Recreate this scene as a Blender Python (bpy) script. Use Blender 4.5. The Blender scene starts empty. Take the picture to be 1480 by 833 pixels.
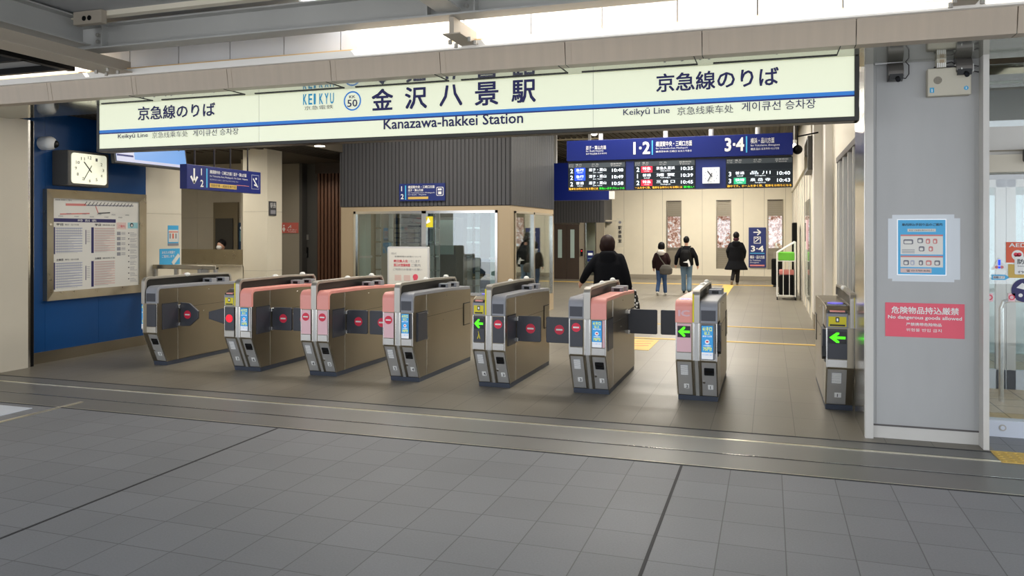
import bpy, bmesh, math, random
from mathutils import Vector, Matrix
random.seed(7)
SC = bpy.context.scene
COL = SC.collection
PI = math.pi

# ------------------------------------------------------------------ camera
FPX, CH, HV = 1124.0, 1.65, 336.0
TH = math.atan(372.0 / FPX); CC, SS = math.cos(TH), math.sin(TH)
cam_d = bpy.data.cameras.new('camera'); cam = bpy.data.objects.new('camera', cam_d); COL.objects.link(cam)
cam.location = (0, 0, CH); cam.rotation_euler = (PI / 2, 0, TH)
cam_d.sensor_fit = 'HORIZONTAL'; cam_d.sensor_width = 36.0; cam_d.lens = 36.0 * FPX / 1480.0
cam_d.shift_y = -(416.5 - HV) / 1480.0
cam_d.clip_start = 0.05; cam_d.clip_end = 300
SC.camera = cam

# ------------------------------------------------------------------ light and exposure
SC.view_settings.view_transform = 'Standard'
try: SC.view_settings.look = 'None'
except Exception: pass
SC.view_settings.gamma = 1.0; SC.view_settings.exposure = 0.0
SC.view_settings.use_curve_mapping = False
world = bpy.data.worlds.new('sky'); SC.world = world; world.use_nodes = True
bg = world.node_tree.nodes['Background']
bg.inputs[0].default_value = (0.87, 0.92, 1.0, 1); bg.inputs[1].default_value = 2.7
sun_d = bpy.data.lights.new('sun', 'SUN'); sun = bpy.data.objects.new('sun', sun_d); COL.objects.link(sun)
sun_d.energy = 14.0; sun_d.color = (1, 0.95, 0.86); sun_d.angle = math.radians(0.5)
sun.rotation_euler = Vector((1.3, 1.0, -1.53)).to_track_quat('-Z', 'Y').to_euler()
def area(name, loc, sx, sy, power, col=(1, 0.94, 0.84)):  # soft area lamps added to stand in for the ceiling lights
    d = bpy.data.lights.new(name, 'AREA'); d.shape = 'RECTANGLE'; d.size = sx; d.size_y = sy; d.energy = power; d.color = col
    o = bpy.data.objects.new(name, d); COL.objects.link(o); o.location = loc
    return o
for (x, y, p) in ((-5.6, 8.6, 26), (-1.8, 8.6, 30), (-5.8, 11.2, 60), (-1.8, 11.5, 80), (-1.8, 16, 160), (-1.8, 20.5, 190), (-2.2, 25, 210), (-6, 21, 90)):
    area('ceiling_light_stand_in', (x, y, 4.12), 2.4, 1.0, p * (1.9 if y < 15 else 1.25))
area('ceiling_light_stand_in', (-10.2, 11.2, 3.1), 1.2, 1.0, 45)
area('ceiling_light_stand_in', (-9.2, 14.3, 2.8), 0.8, 0.6, 7)
area('ceiling_light_stand_in', (-6.0, 14.9, 2.1), 1.6, 1.0, 14)
area('ceiling_light_stand_in', (2.8, 8.2, 3.25), 1.2, 0.8, 14)

# ------------------------------------------------------------------ materials
def lin(c):
    c = c / 255.0
    return c / 12.92 if c <= 0.04045 else ((c + 0.055) / 1.055) ** 2.4
MATS = {}
def mat(name, rgb, rough=0.6, metal=0.0, var=0.0, scale=(3, 3, 3), emit=0.0, bump=0.0, coat=0.0):
    m = bpy.data.materials.new(name); m.use_nodes = True
    nt = m.node_tree; b = nt.nodes['Principled BSDF']
    col = (lin(rgb[0]), lin(rgb[1]), lin(rgb[2]), 1)
    b.inputs['Base Color'].default_value = col
    b.inputs['Roughness'].default_value = rough; b.inputs['Metallic'].default_value = metal
    if coat: b.inputs['Coat Weight'].default_value = coat
    if emit:
        b.inputs['Emission Color'].default_value = col; b.inputs['Emission Strength'].default_value = emit
    if var or bump:
        geo = nt.nodes.new('ShaderNodeNewGeometry'); mp = nt.nodes.new('ShaderNodeMapping'); mp.inputs['Scale'].default_value = scale
        n = nt.nodes.new('ShaderNodeTexNoise'); n.inputs['Scale'].default_value = 1.0; n.inputs['Detail'].default_value = 4
        nt.links.new(geo.outputs['Position'], mp.inputs[0]); nt.links.new(mp.outputs[0], n.inputs['Vector'])
        if var:
            r = nt.nodes.new('ShaderNodeMapRange'); r.inputs['From Min'].default_value = 0.3; r.inputs['From Max'].default_value = 0.7
            r.inputs['To Min'].default_value = 1 - var; r.inputs['To Max'].default_value = 1 + var
            mx = nt.nodes.new('ShaderNodeVectorMath'); mx.operation = 'SCALE'; mx.inputs[0].default_value = col[:3]
            nt.links.new(n.outputs[0], r.inputs['Value']); nt.links.new(r.outputs[0], mx.inputs['Scale']); nt.links.new(mx.outputs[0], b.inputs['Base Color'])
            r2 = nt.nodes.new('ShaderNodeMapRange'); r2.inputs['To Min'].default_value = max(0.02, rough - 0.08); r2.inputs['To Max'].default_value = min(1, rough + 0.08)
            nt.links.new(n.outputs[0], r2.inputs['Value']); nt.links.new(r2.outputs[0], b.inputs['Roughness'])
        if bump:
            bp = nt.nodes.new('ShaderNodeBump'); bp.inputs['Strength'].default_value = bump; bp.inputs['Distance'].default_value = 0.002
            nt.links.new(n.outputs[0], bp.inputs['Height']); nt.links.new(bp.outputs[0], b.inputs['Normal'])
    MATS[name] = m
    return m
def tile_mat(name, rgb, grout, bw, rh, ox, oy, mortar=0.006, rough=0.5, var=0.06, offset=0.0, bump=0.15):
    m = mat(name, rgb, rough); nt = m.node_tree; b = nt.nodes['Principled BSDF']
    geo = nt.nodes.new('ShaderNodeNewGeometry'); mp = nt.nodes.new('ShaderNodeMapping'); mp.vector_type = 'POINT'
    mp.inputs['Location'].default_value = (ox, oy, 0)
    br = nt.nodes.new('ShaderNodeTexBrick'); br.offset = offset; br.squash = 1.0; br.inputs['Scale'].default_value = 1
    br.inputs['Brick Width'].default_value = bw; br.inputs['Row Height'].default_value = rh; br.inputs['Mortar Size'].default_value = mortar
    br.inputs['Mortar Smooth'].default_value = 0.3; br.inputs['Bias'].default_value = 0
    c = [lin(v) for v in rgb]
    br.inputs['Color1'].default_value = tuple(v * (1 - var) for v in c) + (1,); br.inputs['Color2'].default_value = tuple(v * (1 + var) for v in c) + (1,)
    br.inputs['Mortar'].default_value = tuple(lin(v) for v in grout) + (1,)
    nt.links.new(geo.outputs['Position'], mp.inputs[0]); nt.links.new(mp.outputs[0], br.inputs['Vector'])
    n = nt.nodes.new('ShaderNodeTexNoise'); n.inputs['Scale'].default_value = 0.9; n.inputs['Detail'].default_value = 6
    n2 = nt.nodes.new('ShaderNodeTexNoise'); n2.inputs['Scale'].default_value = 90; n2.inputs['Detail'].default_value = 3
    for q in (n, n2): nt.links.new(geo.outputs['Position'], q.inputs['Vector'])
    a = nt.nodes.new('ShaderNodeMath'); a.operation = 'ADD'; nt.links.new(n.outputs[0], a.inputs[0]); nt.links.new(n2.outputs[0], a.inputs[1])
    r = nt.nodes.new('ShaderNodeMapRange'); r.inputs['From Min'].default_value = 0.6; r.inputs['From Max'].default_value = 1.4
    r.inputs['To Min'].default_value = 0.86; r.inputs['To Max'].default_value = 1.14
    nt.links.new(a.outputs[0], r.inputs['Value'])
    s = nt.nodes.new('ShaderNodeVectorMath'); s.operation = 'SCALE'; nt.links.new(br.outputs['Color'], s.inputs[0]); nt.links.new(r.outputs[0], s.inputs['Scale'])
    nt.links.new(s.outputs[0], b.inputs['Base Color'])
    bp = nt.nodes.new('ShaderNodeBump'); bp.inputs['Strength'].default_value = bump; bp.inputs['Distance'].default_value = 0.002
    nt.links.new(n2.outputs[0], bp.inputs['Height']); nt.links.new(bp.outputs[0], b.inputs['Normal'])
    return m
def glass_mat(name, tint=(0.86, 0.93, 0.92), refl=0.10):
    m = bpy.data.materials.new(name); m.use_nodes = True; nt = m.node_tree; nt.nodes.clear()
    o = nt.nodes.new('ShaderNodeOutputMaterial'); t = nt.nodes.new('ShaderNodeBsdfTransparent'); t.inputs[0].default_value = tint + (1,)
    g = nt.nodes.new('ShaderNodeBsdfGlossy'); g.inputs['Roughness'].default_value = 0.01; g.inputs[0].default_value = (1, 1, 1, 1)
    lw = nt.nodes.new('ShaderNodeLayerWeight'); lw.inputs[0].default_value = 0.35
    r = nt.nodes.new('ShaderNodeMapRange'); r.inputs['To Min'].default_value = refl; r.inputs['To Max'].default_value = 0.75
    mx = nt.nodes.new('ShaderNodeMixShader')
    nt.links.new(lw.outputs['Fresnel'], r.inputs['Value']); nt.links.new(r.outputs[0], mx.inputs[0])
    nt.links.new(t.outputs[0], mx.inputs[1]); nt.links.new(g.outputs[0], mx.inputs[2]); nt.links.new(mx.outputs[0], o.inputs[0])
    MATS[name] = m; return m
def foliage_view_mat(name):
    m = mat(name, (200, 190, 180), 0.9); nt = m.node_tree; b = nt.nodes['Principled BSDF']
    geo = nt.nodes.new('ShaderNodeNewGeometry'); n = nt.nodes.new('ShaderNodeTexNoise'); n.inputs['Scale'].default_value = 9; n.inputs['Detail'].default_value = 8; n.inputs['Roughness'].default_value = 0.75
    cr = nt.nodes.new('ShaderNodeValToRGB'); e = cr.color_ramp.elements
    e[0].position = 0.36; e[0].color = (0.10, 0.05, 0.03, 1); e[1].position = 0.60; e[1].color = (0.72, 0.76, 0.80, 1)
    x = cr.color_ramp.elements.new(0.46); x.color = (0.36, 0.17, 0.12, 1); x = cr.color_ramp.elements.new(0.53); x.color = (0.6, 0.45, 0.40, 1)
    nt.links.new(geo.outputs['Position'], n.inputs['Vector']); nt.links.new(n.outputs[0], cr.inputs[0])
    nt.links.new(cr.outputs[0], b.inputs['Base Color']); nt.links.new(cr.outputs[0], b.inputs['Emission Color']); b.inputs['Emission Strength'].default_value = 0.9
    return m
tile_mat('plaza_tile', (124, 125, 128), (88, 88, 90), 0.335, 0.335, 0.59 + 0.0, -5.60, 0.0035, 0.55)
tile_mat('inner_tile', (122, 116, 104), (86, 81, 73), 0.335, 0.67, 0.135, -6.68, 0.0035, 0.42, 0.04)
tile_mat('vestibule_tile', (196, 176, 142), (110, 100, 84), 0.335, 0.335, 0, 0, 0.006, 0.45, 0.04)
mat('threshold_steel', (126, 125, 122), 0.42, 0.55, 0.06, (1, 12, 1))
mat('bright_strip', (225, 218, 196), 0.28, 0.9)
mat('dark_joint', (48, 48, 50), 0.7)
mat('steel', (178, 174, 166), 0.42, 0.75)
mat('steel_brown', (152, 143, 126), 0.32, 0.9)
mat('steel_front', (188, 187, 184), 0.4, 0.5)
mat('steel_bright', (215, 213, 208), 0.22, 1.0)
mat('steel_frame', (168, 160, 142), 0.3, 1.0, 0.05, (6, 6, 6))
mat('gate_gray', (150, 152, 158), 0.45)
mat('gate_dark', (62, 64, 72), 0.4)
mat('gate_base', (66, 72, 84), 0.55)
mat('smoke_black', (10, 10, 10), 0.4)
mat('pink', (246, 164, 152), 0.4)
mat('pink_light', (240, 196, 202), 0.45)
mat('pale_plate', (205, 205, 205), 0.45)
mat('red', (226, 40, 72), 0.45)
mat('red_sign', (232, 88, 108), 0.4)
mat('red_led', (255, 20, 40), 0.5, emit=1.3)
mat('green_led', (80, 255, 20), 0.5, emit=1.1)
mat('screen_black', (26, 27, 30), 0.25)
mat('black', (12, 12, 13), 0.6)
mat('rubber', (30, 30, 32), 0.7)
mat('white', (238, 238, 234), 0.5)
mat('white_print', (240, 240, 240), 0.5)
mat('yellow', (232, 216, 40), 0.5)
mat('yellow_tactile', (212, 178, 92), 0.6, var=0.06)
mat('purple_reader', (110, 100, 235), 0.3, emit=0.5)
mat('poster_blue', (52, 156, 222), 0.35, emit=0.25)
mat('poster_cyan', (74, 176, 226), 0.45)
mat('poster_yellow', (232, 238, 110), 0.4, emit=0.3)
mat('poster_white', (236, 240, 244), 0.4, emit=0.25)
mat('wall_blue', (4, 70, 128), 0.38, var=0.03)
mat('wall_beige', (206, 198, 180), 0.55, var=0.02)
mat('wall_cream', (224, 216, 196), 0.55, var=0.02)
mat('wall_tan', (170, 152, 124), 0.5)
mat('seam', (140, 132, 116), 0.6)
mat('eave_tan', (178, 164, 146), 0.5, var=0.05, scale=(14, 2, 1))
mat('eave_white', (236, 232, 224), 0.5)
mat('eave_cream', (232, 196, 140), 0.5)
mat('upper_panel', (236, 236, 236), 0.5, var=0.02)
mat('soffit_mirror', (172, 172, 160), 0.08, 0.7)
mat('beam_gray', (172, 172, 168), 0.5, 0.25, 0.05, (2, 2, 2))
mat('beam_tan', (176, 166, 150), 0.5, 0.15, 0.04, (2, 2, 2))
mat('roof_gray', (160, 162, 163), 0.6, var=0.04)
mat('ceiling_dark', (84, 77, 66), 0.7)
mat('ceiling_slat', (58, 53, 45), 0.7)
mat('clad', (70, 70, 73), 0.55, 0.0)
mat('clad_side_shade', (48, 52, 60), 0.55)  # cladding colour darkened to paint shade on the side face
mat('clad_groove', (40, 40, 42), 0.6)
mat('slat_brown', (98, 64, 44), 0.55)
mat('door_brown', (66, 54, 46), 0.5)
mat('pillar_gray', (174, 174, 172), 0.5, 0.1, 0.05, (3, 3, 1))
mat('pillar_trim', (206, 203, 196), 0.45, var=0.03)
mat('pillar_joint', (92, 88, 86), 0.7)
mat('sign_lit', (232, 236, 208), 0.3, emit=0.42)
mat('sign_frame', (48, 47, 44), 0.35, 0.4)
mat('navy_text', (20, 22, 92), 0.5)
mat('cyan_text', (40, 168, 220), 0.5)
mat('grey_text', (120, 120, 128), 0.5)
mat('stripe_blue', (42, 128, 214), 0.4, emit=0.2)
mat('stripe_navy', (16, 36, 130), 0.4)
mat('sign_blue', (10, 28, 102), 0.35, emit=0.1)
mat('panel_blue', (26, 42, 108), 0.4)
mat('led_bg', (20, 30, 38), 0.3)
mat('led_header', (70, 78, 84), 0.3)
mat('led_white', (240, 248, 255), 0.5, emit=0.9)
mat('led_orange', (244, 190, 50), 0.5, emit=0.9)
mat('led_green', (40, 230, 50), 0.5, emit=0.9)
mat('led_blue', (20, 70, 255), 0.5, emit=0.9)
mat('led_red', (214, 30, 56), 0.5, emit=0.8)
mat('led_teal', (36, 170, 120), 0.5, emit=0.8)
mat('clock_lit', (246, 246, 220), 0.4, emit=0.6)
mat('clock_white', (236, 240, 244), 0.4, emit=0.2)
mat('clock_case', (78, 76, 72), 0.45)
mat('dark_ink', (40, 40, 50), 0.5)
mat('monitor_blue', (110, 160, 226), 0.3, emit=0.4)
mat('monitor_pale', (196, 200, 226), 0.3, emit=0.4)
mat('monitor_frame', (34, 34, 40), 0.4)
mat('paper', (226, 224, 216), 0.4)
mat('ink_navy', (44, 40, 96), 0.5)
mat('ink_grey', (146, 146, 152), 0.5)
mat('ink_red', (214, 130, 124), 0.5)
mat('ink_pinkline', (222, 196, 188), 0.5)
mat('ink_blueline', (180, 184, 200), 0.5)
mat('ink_teal', (150, 200, 206), 0.5)
mat('orange_print', (226, 96, 60), 0.5)
mat('restroom_pink', (206, 104, 92), 0.5)
mat('pale_green', (176, 196, 192), 0.5)
mat('office_wall', (118, 110, 92), 0.7)
mat('office_dark', (44, 44, 42), 0.6)
mat('lamp_glow', (255, 246, 226), 0.5, emit=6.0)
mat('lamp_white', (235, 235, 230), 0.5)
mat('pole_grey', (196, 196, 194), 0.4)
mat('bin_green', (110, 200, 60), 0.5)
mat('film', (206, 212, 216), 0.12)
mat('device_grey', (112, 108, 104), 0.35, 0.5)
mat('box_beige', (196, 190, 172), 0.5)
mat('cable', (40, 34, 38), 0.6)
mat('cyan_mark', (70, 168, 214), 0.5)
mat('skin', (206, 160, 136), 0.55)
mat('hair_brown', (40, 26, 24), 0.5)
mat('hair_black', (18, 16, 18), 0.5)
mat('coat_black', (17, 18, 22), 0.9, bump=0.5, scale=(14, 14, 8))
mat('coat_navy', (15, 16, 20), 0.9, bump=0.5, scale=(14, 14, 8))
mat('coat_brown', (40, 24, 25), 0.8)
mat('jeans_blue', (50, 78, 118), 0.8)
mat('jeans_light', (104, 130, 152), 0.8)
mat('trouser_dark', (34, 32, 34), 0.8)
mat('hood_white', (206, 200, 194), 0.8)
mat('scarf_wine', (74, 34, 46), 0.8)
mat('bag_grey', (84, 80, 74), 0.8)
mat('shoe_white', (214, 210, 204), 0.6)
mat('shoe_grey', (110, 100, 92), 0.6)
mat('blue_door_wall', (56, 84, 116), 0.5)
mat('sill_white', (206, 212, 222), 0.4)
mat('smoke_glass_dark', (50, 48, 44), 0.08)
mat('grey_wall', (150, 142, 126), 0.55)
glass_mat('glass'); glass_mat('glass_clear', (0.94, 0.97, 0.97), 0.06)
foliage_view_mat('street_view')
for n_ in ('coat_black', 'coat_navy', 'coat_brown', 'hair_black', 'hair_brown', 'trouser_dark', 'black'): MATS[n_].node_tree.nodes['Principled BSDF'].inputs['Specular IOR Level'].default_value = 0.15
# black and white dotted cloth
m = mat('dotted_cloth', (20, 20, 22), 0.8); nt = m.node_tree; v = nt.nodes.new('ShaderNodeTexVoronoi'); v.inputs['Scale'].default_value = 26
gg = nt.nodes.new('ShaderNodeNewGeometry'); nt.links.new(gg.outputs['Position'], v.inputs['Vector'])
r = nt.nodes.new('ShaderNodeValToRGB'); r.color_ramp.interpolation = 'CONSTANT'; r.color_ramp.elements[0].color = (.8, .8, .8, 1); r.color_ramp.elements[1].color = (.01, .01, .01, 1); r.color_ramp.elements[1].position = 0.42
nt.links.new(v.outputs['Distance'], r.inputs[0]); nt.links.new(r.outputs[0], nt.nodes['Principled BSDF'].inputs['Base Color'])

# ------------------------------------------------------------------ geometry helpers
class Fr:                                   # a plane in the place: origin, across, up; N looks out of it
    def __init__(s, o, U=(1, 0, 0), V=(0, 0, 1)):
        s.o = Vector(o); s.U = Vector(U).normalized(); s.V = Vector(V).normalized(); s.N = s.U.cross(s.V)
    def p(s, u, v, d=0): return s.o + s.U * u + s.V * v + s.N * d
FX = lambda x, y, z: Fr((x, y, z), (0, 1, 0), (0, 0, 1))       # faces +X
FXm = lambda x, y, z: Fr((x, y, z), (0, -1, 0), (0, 0, 1))     # faces -X
FY = lambda x, y, z: Fr((x, y, z), (1, 0, 0), (0, 0, 1))       # faces -Y
TXT = {}
def text_mesh(s, bold):
    k = (s, bold)
    if k in TXT: return TXT[k]
    c = bpy.data.curves.new('lettering', 'FONT'); c.body = s; c.size = 1; c.resolution_u = 2; c.offset = bold
    c.fill_mode = 'FRONT'
    o = bpy.data.objects.new('lettering', c); COL.objects.link(o)
    bpy.context.view_layer.update()
    me = bpy.data.meshes.new_from_object(o.evaluated_get(bpy.context.evaluated_depsgraph_get()))
    vs = [v.co.copy() for v in me.vertices]; fs = [tuple(p.vertices) for p in me.polygons]
    bpy.data.objects.remove(o); bpy.data.curves.remove(c); bpy.data.meshes.remove(me)
    TXT[k] = (vs, fs); return TXT[k]
class MB:
    def __init__(s): s.v = []; s.f = []; s.m = []; s.names = []
    def mi(s, n):
        if n not in s.names: s.names.append(n)
        return s.names.index(n)
    def add(s, vs, fs, m):
        b = len(s.v); s.v += [Vector(q) for q in vs]; i = s.mi(m)
        for f in fs: s.f.append(tuple(b + k for k in f)); s.m.append(i)
        return s
    def box(s, x0, x1, y0, y1, z0, z1, m):
        vs = [(x, y, z) for z in (z0, z1) for y in (y0, y1) for x in (x0, x1)]
        return s.add(vs, [(0, 2, 3, 1), (4, 5, 7, 6), (0, 1, 5, 4), (2, 6, 7, 3), (0, 4, 6, 2), (1, 3, 7, 5)], m)
    def rect(s, F, u0, v0, u1, v1, m, d0=0, d1=0.002):
        vs = [F.p(u, v, d) for d in (d0, d1) for v in (v0, v1) for u in (u0, u1)]
        return s.add(vs, [(0, 2, 3, 1), (4, 5, 7, 6), (0, 1, 5, 4), (2, 6, 7, 3), (0, 4, 6, 2), (1, 3, 7, 5)], m)
    def poly(s, F, pts, m, d0=0, d1=0.002):
        n = len(pts); vs = [F.p(u, v, d0) for u, v in pts] + [F.p(u, v, d1) for u, v in pts]
        fs = [tuple(range(n))[::-1], tuple(range(n, 2 * n))] + [(i, (i + 1) % n, n + (i + 1) % n, n + i) for i in range(n)]
        return s.add(vs, fs, m)
    def disc(s, F, u, v, r, m, d0=0, d1=0.002, n=28, sy=1.0):
        return s.poly(F, [(u + r * math.cos(2 * PI * i / n), v + r * sy * math.sin(2 * PI * i / n)) for i in range(n)], m, d0, d1)
    def rrect(s, F, u0, v0, u1, v1, r, m, d0=0, d1=0.002, k=5):
        pts = []
        for cx, cy, a in ((u1 - r, v1 - r, 0), (u0 + r, v1 - r, PI / 2), (u0 + r, v0 + r, PI), (u1 - r, v0 + r, 3 * PI / 2)):
            pts += [(cx + r * math.cos(a + PI / 2 * i / k), cy + r * math.sin(a + PI / 2 * i / k)) for i in range(k + 1)]
        return s.poly(F, pts, m, d0, d1)
    def ring(s, F, u, v, r0, r1, m, d=0.003, n=40):
        vs = [F.p(u + r * math.cos(2 * PI * i / n), v + r * math.sin(2 * PI * i / n), d) for r in (r0, r1) for i in range(n)]
        return s.add(vs, [(i, (i + 1) % n, n + (i + 1) % n, n + i) for i in range(n)], m)
    def line(s, F, u0, v0, u1, v1, w, m, d0=0, d1=0.002):
        t = Vector((u1 - u0, v1 - v0)); L = t.length; t /= L; q = Vector((-t.y, t.x)) * w / 2
        return s.poly(F, [(u0 + q.x, v0 + q.y), (u0 - q.x, v0 - q.y), (u1 - q.x, v1 - q.y), (u1 + q.x, v1 + q.y)], m, d0, d1)
    def text(s, F, t, u0, v0, u1, v1, m, d=0.004, bold=0.0):
        vs, fs = text_mesh(t, 0.0)
        if not vs: return s
        a0 = min(q.x for q in vs); a1 = max(q.x for q in vs); b0 = min(q.y for q in vs); b1 = max(q.y for q in vs)
        if u1 is None: u1 = u0 + (a1 - a0) * (v1 - v0) / (b1 - b0)
        sx = (u1 - u0) / (a1 - a0); sy = (v1 - v0) / max(b1 - b0, 1e-6); e = bold * .8
        for kk, (ox, oy) in enumerate([(0, 0)] if not bold else [(-e, -e), (e, -e), (e, e), (-e, e)]):
            s.add([F.p(u0 + (q.x + ox - a0) * sx, v0 + (q.y + oy - b0) * sy, d + kk * .0004) for q in vs], fs, m)
        return s
    def prism(s, pts, x0, x1, m):            # profile in (y, z) run along X
        n = len(pts); vs = [(x0, y, z) for y, z in pts] + [(x1, y, z) for y, z in pts]
        fs = [tuple(range(n)), tuple(range(n, 2 * n))[::-1]] + [(i, n + i, n + (i + 1) % n, (i + 1) % n) for i in range(n)]
        return s.add(vs, fs, m)
    def tube(s, pts, r, m, n=10, cap=True):
        pts = [Vector(p) for p in pts]; rs = r if isinstance(r, (list, tuple)) else [r] * len(pts); rings = []
        up = Vector((0, 0, 1)); prev = None
        for i, p in enumerate(pts):
            t = (pts[min(i + 1, len(pts) - 1)] - pts[max(i - 1, 0)]).normalized()
            a = prev - t * prev.dot(t) if prev is not None else (up.cross(t) if abs(t.dot(up)) < 0.95 else Vector((1, 0, 0)).cross(t))
            a.normalize(); b = t.cross(a); prev = a
            rings.append([p + (a * math.cos(2 * PI * k / n) + b * math.sin(2 * PI * k / n)) * rs[i] for k in range(n)])
        vs = [q for R in rings for q in R]; fs = []
        for i in range(len(pts) - 1):
            fs += [(i * n + k, i * n + (k + 1) % n, (i + 1) * n + (k + 1) % n, (i + 1) * n + k) for k in range(n)]
        if cap: fs += [tuple(range(n))[::-1], tuple(range((len(pts) - 1) * n, len(pts) * n))]
        return s.add(vs, fs, m)
    def ball(s, c, rx, ry, rz, m, n=14, k=9, half=False):
        vs = []; fs = []; c = Vector(c)
        for j in range(k + 1):
            th = (PI / 2 if half else PI) * j / k
            for i in range(n):
                ph = 2 * PI * i / n
                vs.append(c + Vector((rx * math.sin(th) * math.cos(ph), ry * math.sin(th) * math.sin(ph), rz * math.cos(th))))
        for j in range(k):
            fs += [(j * n + i, j * n + (i + 1) % n, (j + 1) * n + (i + 1) % n, (j + 1) * n + i)[::-1] for i in range(n)]
        return s.add(vs, fs, m)
    def loft(s, rings, m, n=20):             # horizontal elliptical rings (x, y, z, rx, ry)
        vs = []; fs = []
        for (x, y, z, rx, ry) in rings: vs += [(x + rx * math.cos(2 * PI * i / n), y + ry * math.sin(2 * PI * i / n), z) for i in range(n)]
        for j in range(len(rings) - 1): fs += [(j * n + i, j * n + (i + 1) % n, (j + 1) * n + (i + 1) % n, (j + 1) * n + i) for i in range(n)]
        fs += [tuple(range(n))[::-1], tuple(range((len(rings) - 1) * n, len(rings) * n))]
        return s.add(vs, fs, m)
    def build(s, name, parent=None, bevel=0.0, smooth=False, seg=2):
        vs = s.v
        if parent is not None: o0 = base_of(parent)
        else:
            lo = [min(q[i] for q in vs) for i in range(3)]; hi = [max(q[i] for q in vs) for i in range(3)]
            o0 = Vector(((lo[0] + hi[0]) / 2, (lo[1] + hi[1]) / 2, lo[2]))
        me = bpy.data.meshes.new(name); me.from_pydata([q - o0 for q in vs], [], s.f); me.update()
        for n in s.names: me.materials.append(MATS[n])
        me.polygons.foreach_set('material_index', s.m)
        if smooth: me.polygons.foreach_set('use_smooth', [True] * len(me.polygons))
        o = bpy.data.objects.new(name, me); COL.objects.link(o)
        if parent is not None: o.parent = parent; WORLD[o.name] = o0
        else: o.location = o0; WORLD[o.name] = o0
        if bevel:
            b = o.modifiers.new('bevel', 'BEVEL'); b.width = bevel; b.segments = seg; b.limit_method = 'ANGLE'; b.angle_limit = math.radians(40)
        return o
WORLD = {}
def base_of(o): return WORLD[o.name]
def tag(o, label, cat, group=None, kind=None):
    o['label'] = label; o['category'] = cat
    if group: o['group'] = group
    if kind: o['kind'] = kind
    return o
def thing(name, loc, label, cat, group=None):
    o = bpy.data.objects.new(name, None); COL.objects.link(o); o.location = loc; o.empty_display_size = 0.1; WORLD[o.name] = Vector(loc)
    return tag(o, label, cat, group)
def struct(o): o['kind'] = 'structure'; return o
def P(u, v, X=None, Y=None, Z=None):         # a point of the photograph on a plane of the place
    a = (u - 740) / FPX; b = -(v - HV) / FPX; dx = a * CC - SS; dy = a * SS + CC
    D = X / dx if X is not None else (Y / dy if Y is not None else (Z - CH) / b)
    return Vector((D * dx, D * dy, CH + D * b))
def B(): return MB()

# ------------------------------------------------------------------ ground
B().box(-30, 14, -14, 5.60, -0.1, 0, 'plaza_tile').build('floor_plaza')['kind'] = 'structure'
b = B().box(-30, 14, 5.60, 6.68, -0.1, 0.0, 'threshold_steel')
b.box(-30, 14, 5.602, 5.622, 0, 0.003, 'dark_joint').box(-30, 14, 5.622, 5.63, 0, 0.004, 'bright_strip')
b.box(-30, 14, 5.98, 5.988, 0, 0.003, 'dark_joint').box(-30, 14, 5.988, 5.996, 0, 0.003, 'steel_bright')
b.box(-30, 14, 6.40, 6.43, 0, 0.004, 'bright_strip').box(-30, 14, 6.43, 6.445, 0, 0.003, 'dark_joint')
b.box(-30, 14, 6.66, 6.68, 0, 0.003, 'dark_joint')
struct(b.build('trim_threshold'))
b = B()
for x in (-0.59, -3.93, -7.28): b.box(x - 0.009, x + 0.009, -14, 5.60, 0, 0.002, 'dark_joint')
struct(b.build('trim_expansion_joint'))
struct(B().box(-14, 1.62, 6.68, 29, -0.1, 0, 'inner_tile').build('floor_concourse'))
struct(B().box(1.62, 8, 6.68, 7.25, -0.1, 0, 'plaza_tile').build('floor_doorstep'))
struct(B().box(1.62, 8, 7.25, 14, -0.1, 0.02, 'vestibule_tile').build('floor_vestibule'))
# pale metal mat and its edging at the left
b = B().box(-9.5, -6.55, 5.14, 5.50, 0, 0.006, 'sill_white'); tag(b.build('access_cover'), 'pale metal cover set in the plaza floor at its left edge', 'floor cover')
b = B().box(-6.36, -6.32, 4.3, 5.86, 0, 0.006, 'bright_strip'); tag(b.build('floor_edging'), 'thin bright metal edging strip running across the plaza floor beside the pale cover', 'edging strip')

# tactile paving
def tactile(x0, x1, y0, y1, z, label, bumps=True, n=0.3):
    b = B().box(x0, x1, y0, y1, z, z + 0.006, 'yellow_tactile')
    if bumps:
        nx = int((x1 - x0) / 0.06); ny = int((y1 - y0) / 0.06)
        for i in range(nx):
            for j in range(ny):
                F = Fr((x0 + 0.03 + i * 0.06, y0 + 0.03 + j * 0.06, z + 0.006), (1, 0, 0), (0, 1, 0))
                b.disc(F, 0, 0, 0.014, 'yellow_tactile', 0, 0.005, 8)
    return tag(b.build('tactile_paving'), label, 'tactile paving')
tactile(1.58, 2.18, 6.39, 6.70, 0, 'dotted yellow tactile plate in front of the glass doors beside the grey pillar')
tactile(-8.5, 0.7, 25.1, 25.4, 0, 'yellow tactile strip crossing the concourse near the far wall', False)
tactile(-1.35, -1.05, 20.4, 25.1, 0, 'yellow tactile strip leading lengthwise down the concourse to the far crossing strip', False)
tactile(-4.0, 0.82, 12.1, 12.2, 0, 'narrow yellow floor line nearer to the ticket gates', False)
tactile(-3.2, 0.85, 14.05, 14.15, 0, 'narrow yellow floor line further from the ticket gates', False)
b = B().box(-2.05, -1.6, 10.9, 12.0, 0, 0.004, 'yellow_tactile')
F = Fr((-1.97, 11.1, 0.004), (1, 0, 0), (0, 1, 0))
for i in range(3): b.line(F, 0.05, 0.15 + i * 0.25, 0.3, 0.25 + i * 0.25, 0.04, 'orange_print', 0, 0.001)
tag(b.build('floor_sticker'), 'yellow floor sticker behind the gate with one grey and one pink top', 'floor sticker')

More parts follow.
